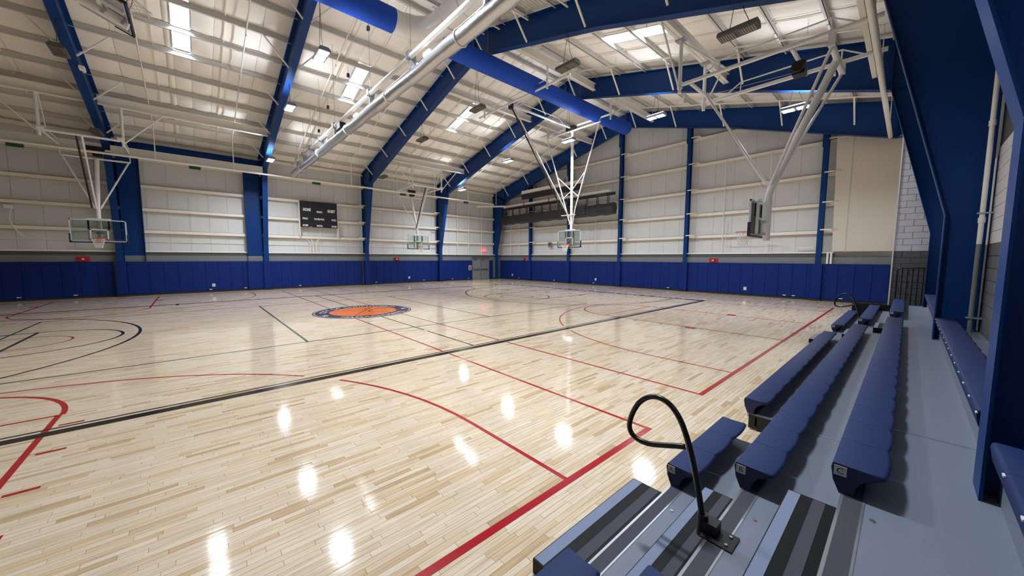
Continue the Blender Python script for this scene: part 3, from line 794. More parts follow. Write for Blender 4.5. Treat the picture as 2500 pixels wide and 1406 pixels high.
# ------------------------------------------------------------------ hoops
def net_mb(c, r0=.225, r1=.13, h=.44, n=12, rows=6):
    mb = MB()
    def P(r, i):
        t = r/rows; rad = r0+(r1-r0)*min(1, t*1.25); a = 2*math.pi*(i+.5*(r % 2))/n
        return (c[0]+rad*math.cos(a), c[1]+rad*math.sin(a), c[2]-h*t)
    for r in range(rows):
        for i in range(n):
            j = i if r % 2 == 0 else i+1
            mb.tube([P(r, i), P(r+1, i if r % 2 == 0 else i)], .006, 3, False)
            mb.tube([P(r, i), P(r+1, i-1 if r % 2 == 0 else i+1)], .006, 3, False)
    return mb
def board(o, T, side_bars=True):
    w, z0, z1 = .915, 2.9, 3.967
    def add(name, mb, mt, par=None, **k):
        mb.xf(T); return part(name, mb, mt, par or o, **k)
    add('glass', MB().box(-w+.03, w-.03, -.012, 0, z0+.04, z1-.04), 'glass')
    f = MB().box(-w, w, -.03, .012, z1-.05, z1).box(-w, w, -.03, .012, z0, z0+.05).box(-w, -w+.05, -.03, .012, z0, z1).box(w-.05, w, -.03, .012, z0, z1)
    add('board_frame', f, 'glass_frame')
    pd = MB().box(-w-.03, w+.03, -.05, .03, z0-.045, z0+.01).box(-w-.035, -w+.012, -.05, .03, z0-.045, z0+.38).box(w-.012, w+.035, -.05, .03, z0-.045, z0+.38)
    add('edge_padding', pd, 'navy', bevel=.01)
    sq = MB().box(-.305, .305, .002, .005, 3.46, 3.51).box(-.305, -.255, .002, .005, 3.05, 3.51).box(.255, .305, .002, .005, 3.05, 3.51)
    add('target_square', sq, 'plate_white')
    add('back_frame', MB().box(-.36, -.3, -.1, -.03, 2.95, 4.03).box(.3, .36, -.1, -.03, 2.95, 4.03).box(-.4, .4, -.12, -.05, 3.95, 4.03).box(-.4, .4, -.12, -.05, 3.4, 3.46), 'white_gloss')
    add('guide_strip', MB().box(-.36, -.3, -.028, -.016, 3.5, 3.92).box(.3, .36, -.028, -.016, 3.5, 3.92), 'black')
    rim = add('rim', MB().ring((0, .38, 3.05), .2286, .01, 32, 8).box(-.09, .09, .01, .16, 3.0, 3.06).box(-.12, .12, 0, .02, 2.93, 3.1), 'orange')
    add('net', net_mb((0, .38, 3.045)), 'net')
    for z in (3.3, 2.92): add('mount_bracket', MB().box(-.12, .12, -.25, -.08, z, z+.06), 'galv')
def bar_fn(T):
    def tb(o, name, pts, r, mt='white_gloss', n=10): return part(name, MB().tube([T(Vector(p)) for p in pts], r, n), mt, o)
    return tb
def hoop_far(cx, label):
    o = thing('basketball_hoop', label, 'hoop', (cx, 11.47, 2.8), 'ceiling-hung basketball hoops')
    T = lambda v: Vector((cx-v.x, 11.47-v.y, v.z))
    tb = bar_fn(T); board(o, T)
    tb(o, 'mast', [(0, -.2, 2.85), (0, -.2, 4.2), (0, -.24, 4.5), (0, -1.13, 7.05)], .085)
    tb(o, 'front_brace', [(.03, -.1, 4.5), (.03, 1.72, 7.46)], .035)
    tb(o, 'fold_strap', [(.16, -.05, 4.52), (.2, 1.7, 7.5)], .035, 'black')
    tb(o, 'front_crossbar', [(-1.1, 1.7, 7.48), (1.1, 1.7, 7.48)], .05)
    tb(o, 'back_crossbar', [(-1.15, -1.1, 7.5), (1.15, -1.1, 7.5)], .045)
    tb(o, 'mast_crossbar', [(-1.15, -1.13, 7.05), (1.15, -1.13, 7.05)], .045)
    for s in (-1, 1):
        tb(o, 'side_pipe', [(s*1.15, 1.75, 7.5), (s*1.15, -1.15, 7.5)], .045)
        tb(o, 'truss_rod', [(s*1.15, 1.2, 7.52), (s*1.15, .7, 7.72), (s*1.15, -.6, 7.72), (s*1.15, -1.05, 7.52)], .02)
        tb(o, 'hanger_pipe', [(s*1.2, 1.6, 9.0), (s*1.2, 1.6, 7.25)], .055)
        tb(o, 'clamp', [(s*1.02, 1.68, 7.55), (s*1.24, 1.68, 7.55)], .085)
        tb(o, 'drop_link', [(s*1.15, -1.12, 7.5), (s*1.15, -1.13, 7.05)], .022)
        tb(o, 'side_brace', [(s*1.1, -1.13, 7.05), (s*.08, -.22, 4.5)], .035)
        tb(o, 'sway_brace', [(s*1.24, 1.6, 7.42), (s*2.6, 1.58, 9.0)], .03)
        tb(o, 'rear_sway_brace', [(s*1.15, .75, 7.6), (s*1.15, 1.5, 9.0)], .02)
    part('winch', MB().box(-.3, .3, -1.2, -.95, 7.3, 7.62).box(-.2, .1, -1.25, -.9, 7.15, 7.32).xf(T), 'black', o)
hoop_far(-8.4, 'ceiling-hung hoop at left in front of the first blue column')
hoop_far(8.4, 'smaller ceiling-hung hoop in the middle, right of the scoreboard')
def hoop_near(cx):
    o = thing('basketball_hoop', 'ceiling-hung hoop at right seen edge-on near the bleachers', 'hoop', (cx, -11.47, 2.8), 'ceiling-hung basketball hoops')
    T = lambda v: Vector((cx+v.x, -11.47+v.y, v.z))
    tb = bar_fn(T); board(o, T)
    tb(o, 'mast', [(0, -.25, 2.75), (0, -.25, 4.15), (0, -.3, 4.35), (0, -1.63, 7.65)], .1, n=14)
    tb(o, 'front_brace', [(0, -.17, 4.5), (0, 1.77, 7.85)], .042)
    part('brace_clevis', MB().bar((0, -.2, 4.48), (0, -.38, 4.5), .1, .12).xf(T), 'white_gloss', o)
    tb(o, 'mast_crossbar', [(-1.05, -1.63, 7.65), (1.05, -1.63, 7.65)], .075)
    tb(o, 'front_crossbar', [(-1.05, 1.85, 7.9), (1.05, 1.85, 7.9)], .055)
    tb(o, 'winch_tube', [(-1.03, -.8, 7.9), (1.03, -.8, 7.9)], .055)
    for s in (-1, 1):
        tb(o, 'main_pipe', [(s*1.04, 2.2, 7.95), (s*1.04, -2.55, 7.95)], .06)
        tb(o, 'truss_rod', [(s*1.04, 1.5, 7.98), (s*1.04, 1.0, 8.3), (s*1.04, -1.6, 8.3), (s*1.04, -2.1, 7.98)], .022)
        for v in (1.0, -1.6): tb(o, 'truss_post', [(s*1.04, v, 7.95), (s*1.04, v, 8.3)], .02)
        tb(o, 'hanger_pipe', [(s*1.04, 2.2, 9.4), (s*1.04, 2.2, 7.7)], .06)
        tb(o, 'pipe_collar', [(s*1.04, 2.2, 7.84), (s*1.04, 2.2, 8.06)], .085)
        part('hinge_plate', MB().box(s*1.04-.05, s*1.04+.05, -1.7, -1.56, 7.6, 8.0).xf(T), 'white_gloss', o)
        tb(o, 'side_brace', [(s*1.0, -1.63, 7.6), (s*.1, -.3, 4.45)], .04)
        tb(o, 'sway_brace', [(s*1.04, 2.2, 7.75), (s*2.5, 2.2, 9.4)], .03)
        tb(o, 'rear_hanger', [(s*1.04, -2.3, 8.0), (s*1.04, -2.3, 8.1)], .05)
        part('beam_clamp', MB().box(s*1.04-.12, s*1.04+.12, 2.06, 2.36, 9.36, 9.42).xf(T), 'galv', o)
    tb(o, 'diagonal_brace', [(-1.04, 2.2, 9.35), (-.1, 1.0, 8.3)], .03)
    part('winch', MB().tube([(-.25, -.8, 7.72), (.05, -.8, 7.72)], .15, 14).box(-.1, .25, -.95, -.65, 7.55, 7.9).xf(T), 'black', o, 'black electric winch')
    part('speaker_bracket', MB().tube([(-1.2, 2.0, 7.55), (-.9, 2.0, 7.55)], .06, 12).tube([(-1.05, 2.0, 7.55), (-1.05, 2.0, 7.3)], .06, 12).xf(T), 'white_gloss', o)
    tb(o, 'hoist_cable', [(-.1, -.75, 7.6), (-.05, 1.7, 7.75)], .006, 'galv', 4)
    tb(o, 'hoist_cable', [(-.05, 1.7, 7.75), (0, -.1, 4.4)], .006, 'galv', 4)
hoop_near(8.4)
def hoop_end():
    o = thing('basketball_hoop', 'tall ceiling-hung hoop in front of the black curtain on the end wall', 'hoop', (13.1, 0, 2.8), 'ceiling-hung basketball hoops')
    T = lambda v: Vector((13.1-v.y, v.x, v.z))
    tb = bar_fn(T); board(o, T)
    tb(o, 'mast', [(0, -.2, 2.8), (0, -.2, 5.2), (0, -.17, 10.2)], [.085, .085, .1], n=12)
    part('mast_collar', MB().box(-.3, .8, -.28, -.1, 4.95, 4.99).xf(T), 'white_gloss', o)
    tb(o, 'front_brace', [(.02, .02, 4.8), (.02, 4.8, 10.26)], .045)
    tb(o, 'fold_strap', [(.05, .67, 5.2), (.05, 5.0, 10.3)], .04, 'black')
    tb(o, 'lower_crossbar', [(-2.15, -.05, 10.17), (2.05, -.05, 10.17)], .055)
    tb(o, 'upper_crossbar', [(-2.75, -.25, 10.5), (2.85, -.25, 10.5)], .055)
    tb(o, 'long_pipe', [(0, 5.2, 10.35), (0, -.3, 10.35)], .06)
    tb(o, 'long_truss', [(0, 4.6, 10.38), (0, 4.2, 10.65), (0, 1.2, 10.65), (0, .6, 10.38)], .02)
    tb(o, 'front_crossbar', [(-4.1, 5.15, 10.4), (2.7, 5.15, 10.4)], .055)
    tb(o, 'front_truss', [(-3.2, 5.15, 10.43), (-2.8, 5.15, 10.68), (1.4, 5.15, 10.68), (1.9, 5.15, 10.43)], .02)
    for s in (-1, 1):
        bx = -2.7 if s < 0 else 2.2
        tb(o, 'side_brace', [(s*2.05, -.05, 10.12), (s*.36, -.1, 5.3), (s*.28, -.12, 5.0), (s*.1, -.2, 4.35)], .04)
        tb(o, 'spreader', [(s*1.12, -.07, 7.5), (0, -.18, 6.5)], .03)
        tb(o, 'spreader', [(0, -.18, 6.5), (s*.62, -.09, 6.05)], .03)
        tb(o, 'hanger_pipe', [(bx, -.25, 11.35 if s < 0 else 11.05), (bx, -.25, 10.2)], .055)
        tb(o, 'front_hanger', [(bx, 5.15, 11.35 if s < 0 else 11.05), (bx, 5.15, 10.25)], .05)
        tb(o, 'drop_link', [(s*2.05, -.05, 10.17), (s*2.05, -.25, 10.5)], .025)
        tb(o, 'sway_brace', [(bx, 5.15, 10.4), (bx+s*0, 4.0, 11.2)], .03)
        tb(o, 'rear_sway_brace', [(bx, -.25, 10.4), (bx, -1.5, 11.2)], .03)
    part('winch', MB().box(-.3, .3, -.2, .12, 10.2, 10.45).tube([(-.35, 0, 10.3), (.35, 0, 10.3)], .09, 10).xf(T), 'black', o)
    part('pulley_guard', MB().box(-.08, .12, 4.95, 5.15, 10.15, 10.45).xf(T), 'navy', o)
    part('control_box', MB().box(.42, 1.05, -.32, -.18, 5.02, 5.5).xf(lambda v: T(Vector((-v.x, v.y, v.z)))), 'black', o)
hoop_end()
# folded-up hoop at top left (its mast hangs flat under the roof)
def hoop_folded():
    o = thing('basketball_hoop', 'folded-up hoop with glass backboard at top left, under the roof', 'hoop', (-6.6, 0, 8.4), 'ceiling-hung basketball hoops')
    d = Vector((1, 0, -.42)).normalized()          # down the board (towards its lower edge)
    nrm = Vector((.39, 0, .92)).normalized()       # the way the face looks
    nrm = (nrm-d*nrm.dot(d)).normalized()
    org = Vector((-6.03, 0, 8.68))                 # bottom edge middle
    T = lambda v: org-d*(v.z-2.88)+nrm*v.y+Vector((0, v.x, 0))
    board(o, T)
    a = T(Vector((0, -.2, 2.85))); b = T(Vector((0, -.2, 4.3)))
    part('mast', MB().tube([a, b, (-13.2, 0, 10.25)], .1, 12), 'white_gloss', o)
    part('front_brace', MB().tube([b, (-8.9, .02, 10.3)], .045), 'white_gloss', o)
    for s in (-1, 1): part('side_brace', MB().tube([b+Vector((-.4, s*.25, 0)), (-13.2, s*2.0, 10.2)], .04), 'white_gloss', o)
    part('lower_crossbar', MB().tube([(-13.2, -2.1, 10.2), (-13.2, 2.1, 10.2)], .055), 'white_gloss', o)
hoop_folded()

# ------------------------------------------------------------------ scoreboard
o = thing('scoreboard', 'black scoreboard with white lettering on the far side wall', 'scoreboard', (1.95, 14.25, 4.35))
part('case', MB().box(.72, 3.17, 14.2, 14.38, 4.36, 6.19), 'board_black', o)
part('bracket', MB().box(.66, .72, 14.25, 14.42, 3.7, 6.2).box(3.17, 3.23, 14.25, 14.42, 3.7, 6.2), 'white_steel', o)
def wall_text(s, size, x, z, par, mt='plate_white', y=14.197, sx=0.66):
    mb = text_mb(s, size, bold=0.012); mb.xf(lambda v: Vector((x+v.x*sx, y, z+v.y))); return part('lettering', mb, mt, par)
for s, sz, x, z in (('HOME', .26, 1.16, 5.5), ('PERIOD', .165, 1.97, 5.42), ('GUEST', .26, 2.77, 5.5), ('FOULS', .165, 1.03, 4.9), ('PLAYER FOUL', .165, 1.95, 4.9), ('FOULS', .165, 2.93, 4.9), ('SCORE', .165, 1.03, 4.42), ('MATCH', .165, 1.95, 4.42), ('SCORE', .165, 2.93, 4.42)):
    wall_text(s, sz, x, z, o)
part('name_plate', MB().box(1.32, 1.45, 14.19, 14.2, 4.37, 4.39), 'plate_white', o)
o = thing('conduit_group', 'white conduits curving down from the girt below the scoreboard', 'conduit', (1.7, 14.4, 2.55))
for x, c in ((1.32, 1.0), (1.5, 1.3), (1.72, 2.0)):
    part('conduit', MB().tube([(x, 14.38, 2.53), (x, 14.38, 3.2), (x+(c-x)*.3, 14.38, 3.42), (x+(c-x)*.8, 14.38, 3.52)], .022, 6), 'white_steel', o)

# ------------------------------------------------------------------ doors, signs and devices
dr = struct('door_1', MB().box(DX0, DX1, 14.5, 14.62, 2.12, 2.26).box(DX0, DX0+.07, 14.22, 14.6, 0, 2.2).box(DX1-.07, DX1, 14.22, 14.6, 0, 2.2).box(DX0, DX1, 14.22, 14.5, 2.12, 2.24), 'door_grey')
xm = (DX0+DX1)/2
for a, b in ((DX0+.08, xm-.02), (xm+.02, DX1-.08)):
    lf = part('door_leaf', MB().box(a, b, 14.3, 14.35, .02, 2.1), 'door_grey', dr)
    part('panic_bar', MB().box(a+.06, b-.1, 14.22, 14.3, 1.0, 1.09), 'grey_dark', lf)
    part('closer', MB().box(a+.08, a+.42, 14.24, 14.3, 1.97, 2.05), 'grey_dark', lf)
part('astragal', MB().box(xm-.02, xm+.02, 14.26, 14.32, .02, 2.14), 'chrome', dr)
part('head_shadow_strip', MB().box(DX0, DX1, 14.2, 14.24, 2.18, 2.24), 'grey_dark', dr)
o = thing('exit_sign', 'glowing red exit sign above the double door', 'sign', (17.24, 14.5, 2.86))
part('box', MB().box(17.02, 17.5, 14.46, 14.6, 2.82, 3.1), 'exit_red', o)
wall_text('EXIT', .2, 17.26, 2.89, o, 'plate_white', 14.455)
o = thing('instruction_sign', 'small white notice with red print left of the double door', 'sign', (15.32, 14.18, 1.0))
part('plate', MB().box(15.12, 15.46, 14.17, 14.19, .96, 1.44), 'plate_grey', o)
part('red_print', MB().box(15.2, 15.38, 14.165, 14.17, 1.12, 1.38), 'red', o); part('blue_print', MB().box(15.2, 15.42, 14.165, 14.17, 1.0, 1.08), 'navy', o)
def alarm(p, ax, label):
    o = thing('fire_alarm', label, 'alarm', p, 'red fire alarm boxes')
    def B(u0, u1, d0, d1, z0, z1): return MB().box(p[0]+u0, p[0]+u1, p[1]-d1, p[1]-d0, p[2]+z0, p[2]+z1) if ax == 'y' else MB().box(p[0]-d1, p[0]-d0, p[1]+u0, p[1]+u1, p[2]+z0, p[2]+z1)
    part('guard', B(-.24, .24, 0, .05, 0, .03).box(0, 0, 0, 0, 0, 0) if False else B(-.24, .24, 0, .05, .0, .26), 'red', o)
    part('horn', B(-.1, .1, .05, .12, .04, .22), 'red', o)
    part('strobe', B(-.03, .05, .12, .14, .1, .17), 'plate_white', o)
alarm((-9.4, 14.27, 1.93), 'y', 'red fire alarm box above the pads below the left hoop')
alarm((7.75, 14.27, 1.93), 'y', 'red fire alarm box above the pads below the middle hoop')
alarm((19.22, 10.55, 1.93), 'x', 'red fire alarm box above the end-wall pads near the far corner')
alarm((19.22, -6.6, 1.93), 'x', 'red fire alarm box above the end-wall pads below the right hoop')
o = thing('control_box', 'small grey control box on the end wall left of the far hoop', 'box', (19.3, 7.2, 3.2))
part('case', MB().box(19.2, 19.3, 7.0, 7.4, 3.18, 3.6), 'grey_paint', o); part('window', MB().box(19.19, 19.2, 7.1, 7.3, 3.35, 3.5), 'board_black', o)
part('conduit', MB().tube([(19.28, 7.2, 3.2), (19.28, 7.2, 2.53)], .015, 6), 'white_steel', o)
for (x, z, l) in ((-4.21, .34, 'between the first two columns'), (8.85, .36, 'below the middle hoop')):
    o = thing('outlet', 'white outlet plate on the far pads '+l, 'outlet', (x, 14.18, z), 'outlet plates in the wall pads')
    part('plate', MB().box(x-.08, x+.08, 14.175, 14.192, z, z+.2), 'plate_grey', o); part('socket', MB().box(x-.04, x+.04, 14.165, 14.175, z+.05, z+.15), 'plate_white', o)
for (y, z, l) in ((12.17, .36, 'nearest the far corner'), (2.08, .37, 'right of the far hoop'), (-8.41, .32, 'right of centre below the right hoop')):
    o = thing('outlet', 'white outlet plate on the end-wall pads '+l, 'outlet', (19.11, y, z), 'outlet plates in the wall pads')
    part('plate', MB().box(19.105, 19.122, y-.08, y+.08, z, z+.2), 'plate_grey', o); part('socket', MB().box(19.095, 19.105, y-.04, y+.04, z+.05, z+.15), 'plate_white', o)
for x in (-11.54, -9.76, -4.36, -2.62, .52, 5.98, 10.26, 13.26, 15.11): part('pad_tag', MB().box(x-.07, x+.07, 14.17, 14.192, .16, .2), 'plate_white', wl)
for y in (11.18, 6.52, 2.27, -3.84, -10.3, -10.7, -12.6): part('pad_tag', MB().box(19.1, 19.122, y-.07, y+.07, .16, .2), 'plate_white', we)
for x, l in ((-11.2, 'at far left'), (-4.7, 'between the first two columns'), (1.9, 'above the scoreboard'), (8.55, 'behind the middle hoop'), (15.0, 'in the last bay')):
    solo('bay_sign', MB().box(x-.26, x+.26, 14.36, 14.4, 7.46, 7.62), 'green', 'small green plate on the top girt '+l, 'sign', 'green girt plates')
# wall conduits
def conduit(pts, label, r=.018): return solo('wall_conduit', MB().tube(pts, r, 6), 'white_steel', label, 'conduit')
conduit([(-13, 14.55, 3.08), (12.0, 14.55, 3.08)], 'thin conduit running along the far wall below the lowest girt')
conduit([(-11.5, 14.4, 4.55), (-11.6, 14.4, 4.1), (-11.55, 14.4, 3.7), (-11.35, 14.4, 3.3), (-11.2, 14.4, 3.12), (-10.9, 14.4, 3.09)], 'white conduit curving down from the small white box at far left', .025)
solo('junction_box', MB().box(-11.72, -11.46, 14.36, 14.5, 4.5, 4.68), 'white_gloss', 'small white box on the wall at far left', 'box')
for x, l in ((14.0, 'left of the double door'), (15.3, 'just left of the exit sign'), (16.9, 'beside the exit sign')): conduit([(x, 14.4, 2.53), (x, 14.4, 8.3)], 'white vertical conduit on the far wall '+l, .03)
for y, l in ((12.6, 'nearest the far corner'), (11.3, 'second from the far corner'), (2.3, 'right of the far hoop'), (-7.0, 'left of the right hoop'), (-9.3, 'behind the right hoop')): conduit([(19.27, y, 2.53), (19.27, y, 8.2)], 'white vertical conduit on the end wall '+l, .028)
conduit([(19.27, -7.2, 4.6), (19.27, -7.2, 3.05), (19.27, -9.9, 3.05), (19.27, -9.9, 2.55)], 'white conduit with corner boxes behind the right hoop', .02)
conduit([(19.27, -10.7, 2.55), (19.27, -10.75, 2.75), (19.27, -11.4, 2.78)], 'short white conduits beside the last end-wall column', .03)

# ------------------------------------------------------------------ black curtain cage on the end wall
o = thing('netting_cage', 'long black rolled curtain hanging by straps on the end wall', 'curtain', (18.1, 6, 5.4))
mb = MB(); pr = []
n = 40
vs = []; fs = []
random.seed(9)
for i in range(n+1):
    y = 12.35-(12.35+.15)*i/n; dz = .02*math.sin(i*1.3)+random.uniform(-.02, .02)
    prof = [(17.75, 5.5), (18.3, 5.42), (18.4, 5.9), (18.25, 6.2), (17.95, 6.25), (17.72, 5.95)]
    vs += [(a+random.uniform(-.03, .03), y, b+dz) for a, b in prof]
for i in range(n):
    for k in range(6): fs.append((i*6+k, i*6+(k+1) % 6, (i+1)*6+(k+1) % 6, (i+1)*6+k))
fs += [tuple(range(5, -1, -1)), tuple(range(n*6, n*6+6))]
mb.add(vs, fs); part('bundle', mb, 'black_vinyl', o)
part('rail', MB().box(17.95, 18.1, -.2, 12.1, 6.8, 7.0), 'black', o); part('rail_label', MB().box(17.94, 17.95, .55, 1.4, 6.86, 6.95), 'green', o)
part('upper_beam', MB().box(18.1, 18.35, .3, 12.4, 7.08, 7.26), 'girt', o)
for i in range(13):
    y = .35+i*.96
    for d in (-.06, .06): part('strap', MB().box(17.99, 18.03, y+d-.02, y+d+.02, 6.2, 6.82), 'black', o)
for y in (3.0, 6.3, 9.4): part('hanger', MB().box(18.0, 18.04, y-.02, y+.02, 7.0, 7.4), 'black', o)
o = thing('curtain_header', 'short dark header box with white top beam above the black curtain', 'curtain', (18.1, 6.3, 7.5))
part('header', MB().box(17.95, 18.2, 3.0, 9.6, 7.6, 8.02), 'black_vinyl', o); part('beam', MB().box(18.05, 18.35, 2.8, 9.75, 8.1, 8.38), 'girt', o)
for y in (4.6, 7.9): part('hanger', MB().box(18.08, 18.12, y-.03, y+.03, 8.0, 8.7), 'black', o)
solo('speed_rail', MB().bar((15.6, 13.4, 7.1), (18.2, 12.2, 7.25), .16, .14), 'white_steel', 'pale beam stub in the far corner beside the black curtain', 'beam')

# ------------------------------------------------------------------ bleachers
bl = thing('bleacher', 'grey tiered bleacher with three rows of blue seats along the near wall', 'bleacher', (2.5, -14.4, 0))
DZ = {'A': .21, 'B': .45, 'C': .69}; NY = {'A': -13.51, 'B': -14.04, 'C': -14.58}; SY = {'A': -13.47, 'B': -13.985, 'C': -14.525}
SEAM = [-6.6, -.6, 5.45, 11.95]
def deck(row, x0, x1):
    y0 = NY[row]; y1 = {'A': -14.08, 'B': -14.62, 'C': -15.24}[row]; z = DZ[row]
    part('deck', MB().box(x0+.004, x1-.004, y1, y0-.015, z-.025, z), 'deck', bl)
    part('nosing', MB().box(x0+.004, x1-.004, y0-.016, y0, z-.05, z+.003).box(x0+.004, x1-.004, y0-.112, y0-.1, z, z+.003), 'alu', bl)
    part('nose_grip', MB().box(x0+.004, x1-.004, y0-.1, y0-.016, z, z+.002), 'grip_dark', bl)
    part('end_trim', MB().box(x1-.02, x1-.004, y1, y0, z-.05, z+.003), 'alu', bl)
for row in 'BC':
    for i in range(3): deck(row, SEAM[i], SEAM[i+1])
deck('A', -6.6, -3.5); deck('A', -3.5, -.75); deck('A', .1, 5.45); deck('A', 5.45, 11.95)
part('riser_and_gap_shade', MB().box(-6.6, 11.95, -14.1, -14.08, .0, .42), 'black', bl); part('riser_and_gap_shade', MB().box(-6.6, 11.95, -14.64, -14.62, 0, .66), 'black', bl)
for a, b in ((-6.6, -.75), (.1, 11.95)): part('riser_and_gap_shade', MB().box(a, b, -13.62, -13.6, .03, .17), 'black', bl)  # black sheet stands in for shade in the open frame under row A
for x in (-.82, .1, 5.5, 11.8): part('floor_leg', MB().box(x, x+.05, -13.86, -13.53, .02, .19).tube([(x-.005, -13.62, .05), (x-.012, -13.62, .05)], .02, 8), 'black', bl)
part('end_panel', MB().box(11.93, 11.96, -15.24, -13.55, 0, .66), 'black', bl)
for x, y, k in ((-2.42, -13.66, 'A'), (-2.42, -14.2, 'B'), (-2.3, -14.73, 'C')): part('deck_bolt', MB().tube([(x, y, DZ[k]), (x, y, DZ[k]+.006)], .013, 8), 'chrome', bl)
SW = .4572
def seat_mb():
    prof = [(0, -.19+.0), (0, 0)]
    mb = MB(); sl = [0.0015, .1, SW/2, SW-.1, SW-.0015]
    P = []
    for i, x in enumerate(sl):
        e = abs(x-SW/2)/(SW/2); b = .262-.018*e*e
        P.append([(x, 0.045, -.19), (x, .012, -.11), (x, 0, -.03), (x, .006, -.008), (x, .02, 0), (x, .12, -.007), (x, b-.02, -.004), (x, b, -.014), (x, b-.004, -.034), (x, b-.03, -.044), (x, .15, -.075), (x, .12, -.12), (x, .112, -.19)])
    n = len(P[0]); vs = [q for s in P for q in s]; fs = []
    for i in range(len(sl)-1):
        for k in range(n): fs.append((i*n+k, (i+1)*n+k, (i+1)*n+(k+1) % n, i*n+(k+1) % n))
    mb.add([(x, -y, z) for x, y, z in vs], [tuple(reversed(f)) for f in fs], True)
    mb.add([(x, -y, z) for x, y, z in P[0]], [tuple(range(n))]); mb.add([(x, -y, z) for x, y, z in P[-1]], [tuple(range(n-1, -1, -1))])
    return mb
sme = seat_mb()
smesh = bpy.data.meshes.new('seat'); smesh.from_pydata(sme.v, [], sme.f); smesh.polygons.foreach_set('use_smooth', sme.sm); smesh.materials.append(MATS['seat_blue']); smesh.update()
def seats(par, x0, n, y, z):
    off = OFF[par.name]
    for i in range(n): link('seat', smesh, par, Vector((x0+i*SW, y, z))-off)
    return x0+n*SW
def seat_end(par, x, y, z, letter=None):
    e = [(0.045, -.19), (.012, -.11), (0, -.03), (.02, 0), (.23, -.008), (.15, -.075), (.12, -.12), (.112, -.19)]
    part('end_cap', MB().prism([(y-a, z+b) for a, b in e], 'x', x-.008, x+.002), 'seat_side', par)
    if letter:
        pl = part('row_plate', MB().box(x-.011, x-.008, y-.075, y-.014, z-.075, z-.012), 'plate_grey', par, bevel=.001)
        mb = text_mb(letter, .055); mb.xf(lambda v: Vector((x-.0116, y-.0445-v.x, z-.062+v.y)))
        part('row_letter', mb, 'board_black', pl)
ZS = {k: DZ[k]+.19 for k in DZ}
for row, xs in (('A', [(-2.1, 3, 'A'), (.1, 14, None), (7.8, 9, 'A')]), ('B', [(-2.1, 19, 'B'), (7.8, 9, 'B')]), ('C', [(-2.1, 19, 'C'), (7.88, 9, 'C')])):
    for x0, n, l in xs:
        seats(bl, x0, n, SY[row], ZS[row]); seat_end(bl, x0, SY[row], ZS[row], l)
seats(bl, -3.47-4*SW, 4, SY['A'], ZS['A']); seats(bl, -3.47-3*SW, 3, SY['B'], ZS['B'])
# raised deck and benches between the columns
part('upper_deck', MB().box(-6.6, 12.1, YN, -15.24, .86, .91), 'deck', bl); part('upper_riser', MB().box(-6.6, 12.1, -15.255, -15.24, .69, .88), 'deck', bl)
for a, n, l in ((-1.62-4*SW, 4, 'nearest the camera at lower right'), (-.95, 14, 'between the two nearest columns'), (5.62, 14, 'farthest, behind the far seats')):
    o = thing('bench', 'blue upper bench row against the block wall, '+l, 'bench', (a, -15.17, .91), 'upper bench rows between the columns')
    seats(o, a, n, -15.17, 1.1); seat_end(o, a, -15.17, 1.1)
    for i in range(n): part('seat_tag', MB().box(a+i*SW-.02, a+i*SW+.02, -15.175, -15.166, 1.075, 1.085), 'plate_white', o)
    part('support_panel', MB().box(a, a+n*SW, -15.3, -15.24, .91, .95), 'seat_side', o)
# aisle steps
def step(x0, x1, y0, y1, zb, zt, label):
    o = thing('aisle_step', label, 'step', ((x0+x1)/2, (y0+y1)/2, zb), 'aisle half steps')
    part('body', MB().box(x0, x1, y1, y0, zb+.002, zt), 'step_black', o)
    w = (y0-y1)
    part('grip_strip', MB().box(x0+.01, x1-.01, y0-.27*w, y0-.02*w, zt, zt+.002), 'grip_light', o, 'pale speckled grip strip')
    part('grip_strip', MB().box(x0+.01, x1-.01, y0-.76*w, y0-.52*w, zt, zt+.002), 'grip_dark', o)
step(-3.46, -2.11, -13.165, -13.5, 0, .105, 'black ridged half step on the floor at the near aisle')
step(-3.4, -2.1, -13.785, -14.035, .21, .33, 'black ridged half step at the near aisle between rows A and B')
step(-3.4, -2.08, -14.312, -14.575, .45, .57, 'black ridged half step at the near aisle between rows B and C')
step(6.75, 7.75, -13.165, -13.5, 0, .105, 'black half step on the floor at the far aisle')
step(6.75, 7.75, -13.785, -14.035, .21, .33, 'black half step at the far aisle between rows A and B')
step(6.75, 7.75, -14.312, -14.575, .45, .57, 'black half step at the far aisle between rows B and C')
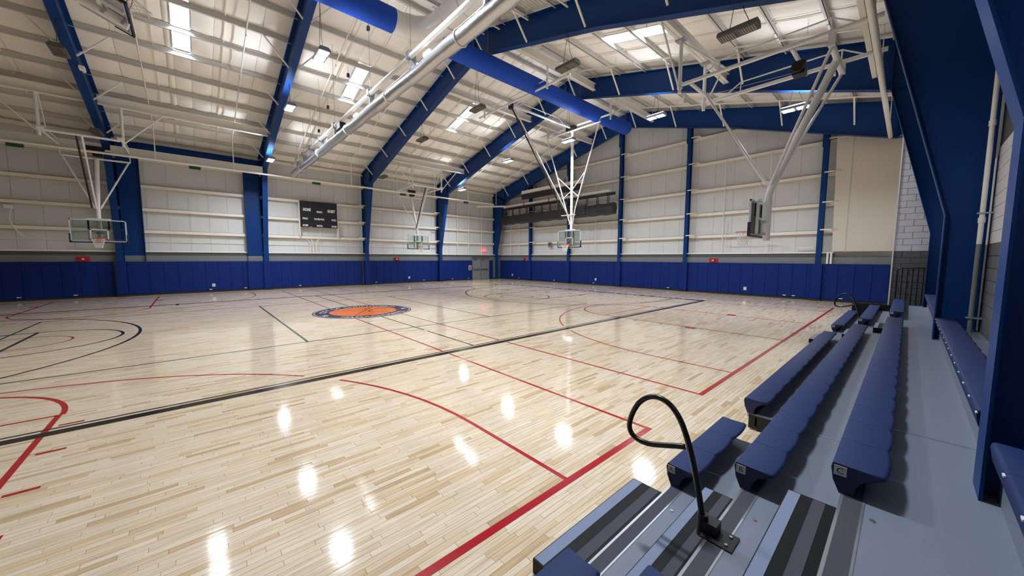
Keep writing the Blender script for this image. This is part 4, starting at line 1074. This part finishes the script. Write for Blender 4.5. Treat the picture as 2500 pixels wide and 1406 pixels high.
# looped handrails
def handrail(x, label):
    o = thing('handrail', label, 'handrail', (x, -14.02, .45), 'looped aisle handrails')
    pts = [(-14.0, .47), (-13.995, .55), (-13.95, .78), (-13.905, .95), (-13.865, 1.06), (-13.83, 1.13), (-13.78, 1.19), (-13.72, 1.222), (-13.66, 1.225), (-13.6, 1.2), (-13.54, 1.14), (-13.495, 1.05), (-13.475, .97), (-13.48, .92), (-13.51, .885), (-13.56, .87), (-13.63, .873), (-13.72, .9), (-13.82, .935), (-13.87, .95)]
    fine = []
    for i in range(len(pts)-1):
        p0, p1, p2, p3 = pts[max(i-1, 0)], pts[i], pts[i+1], pts[min(i+2, len(pts)-1)]
        for t in (0, .33, .66):
            f = lambda a, b, c, d: .5*((2*b)+(-a+c)*t+(2*a-5*b+4*c-d)*t*t+(-a+3*b-3*c+d)*t**3)
            fine.append((x, f(p0[0], p1[0], p2[0], p3[0]), f(p0[1], p1[1], p2[1], p3[1])))
    fine.append((x,)+pts[-1])
    part('rail', MB().tube(fine, .0185, 14), 'black_gloss', o)
    part('socket', MB().tube([(x, -14.0, .42), (x, -14.0, .56)], .032, 14).box(x-.03, x+.06, -14.09, -14.0, .453, .53), 'black', o)
    part('base_plate', MB().box(x-.075, x+.085, -14.19, -14.01, .452, .46), 'black', o)
    part('bolt', MB().tube([(x-.04, -14.15, .46), (x-.04, -14.15, .468)], .01, 6).tube([(x+.05, -14.15, .46), (x+.05, -14.15, .468)], .01, 6), 'chrome', o)
handrail(-2.77, 'black looped handrail standing in the near aisle')
handrail(8.5-.4, 'black looped handrail at the far aisle')
# end guard rail by the block wall
o = thing('guard_rail', 'black guard rail with upright bars before the block stub wall', 'railing', (12.15, -14.85, .69))
part('top_rail', MB().tube([(12.15, -14.545, .7), (12.15, -14.545, 1.8), (12.15, -14.57, 1.86), (12.15, -14.62, 1.89), (12.15, -15.3, 1.89)], .02, 8), 'black_gloss', o)
for k in range(6): part('bar', MB().tube([(12.15, -14.66-k*.115, .7), (12.15, -14.66-k*.115, 1.88)], .013, 6), 'black_gloss', o)
# conduit on the near column
o = thing('column_conduit', 'vertical conduit beside the near column, grey below and white above', 'pipe', (4.95, -15.56, .91))
part('lower_pipe', MB().tube([(4.95, -15.56, .91), (4.95, -15.56, 2.44)], .032, 12), 'grey_paint', o); part('upper_pipe', MB().tube([(4.95, -15.56, 2.44), (4.95, -15.56, 8.6)], .032, 12), 'white_steel', o)
for z in (1.15, 2.95): part('strap', MB().box(4.9, 5.0, -15.68, -15.5, z, z+.025), 'galv', o)
for z in (2.8, 4.4): part('coupling', MB().tube([(4.95, -15.56, z), (4.95, -15.56, z+.09)], .042, 12), 'white_steel', o)
# small devices on the first frame
o = thing('frame_devices', 'small white camera and sensor on the first blue rafter', 'camera', (-7.9, 6.9, 9.0))
part('dome', MB().tube([(-7.88, 7.3, 9.45), (-7.88, 7.3, 9.38)], [.07, .05], 12), 'white_gloss', o)
part('camera_body', MB().box(-7.95, -7.8, 6.8, 7.1, 9.35, 9.46), 'white_gloss', o)
for (x, y) in ((-2.3, -3.6), (0.9, 1.0), (1.0, 4.0), (0.8, 6.8), (0.9, 9.2)):
    z = rz(y, -.35)
    solo('pulley_block', MB().box(x-.05, x+.05, y-.06, y+.06, z, z+.16).tube([(x, y, z+.16), (x, y, z+.5)], .006, 4), 'black', 'small black pulley block under the roof, %s' % {1.0: 'first down from the ridge', 4.0: 'second down from the ridge', 6.8: 'third down from the ridge', 9.2: 'lowest on the far slope', -3.6: 'left of the blue duct'}[y], 'pulley', 'small black pulley blocks')
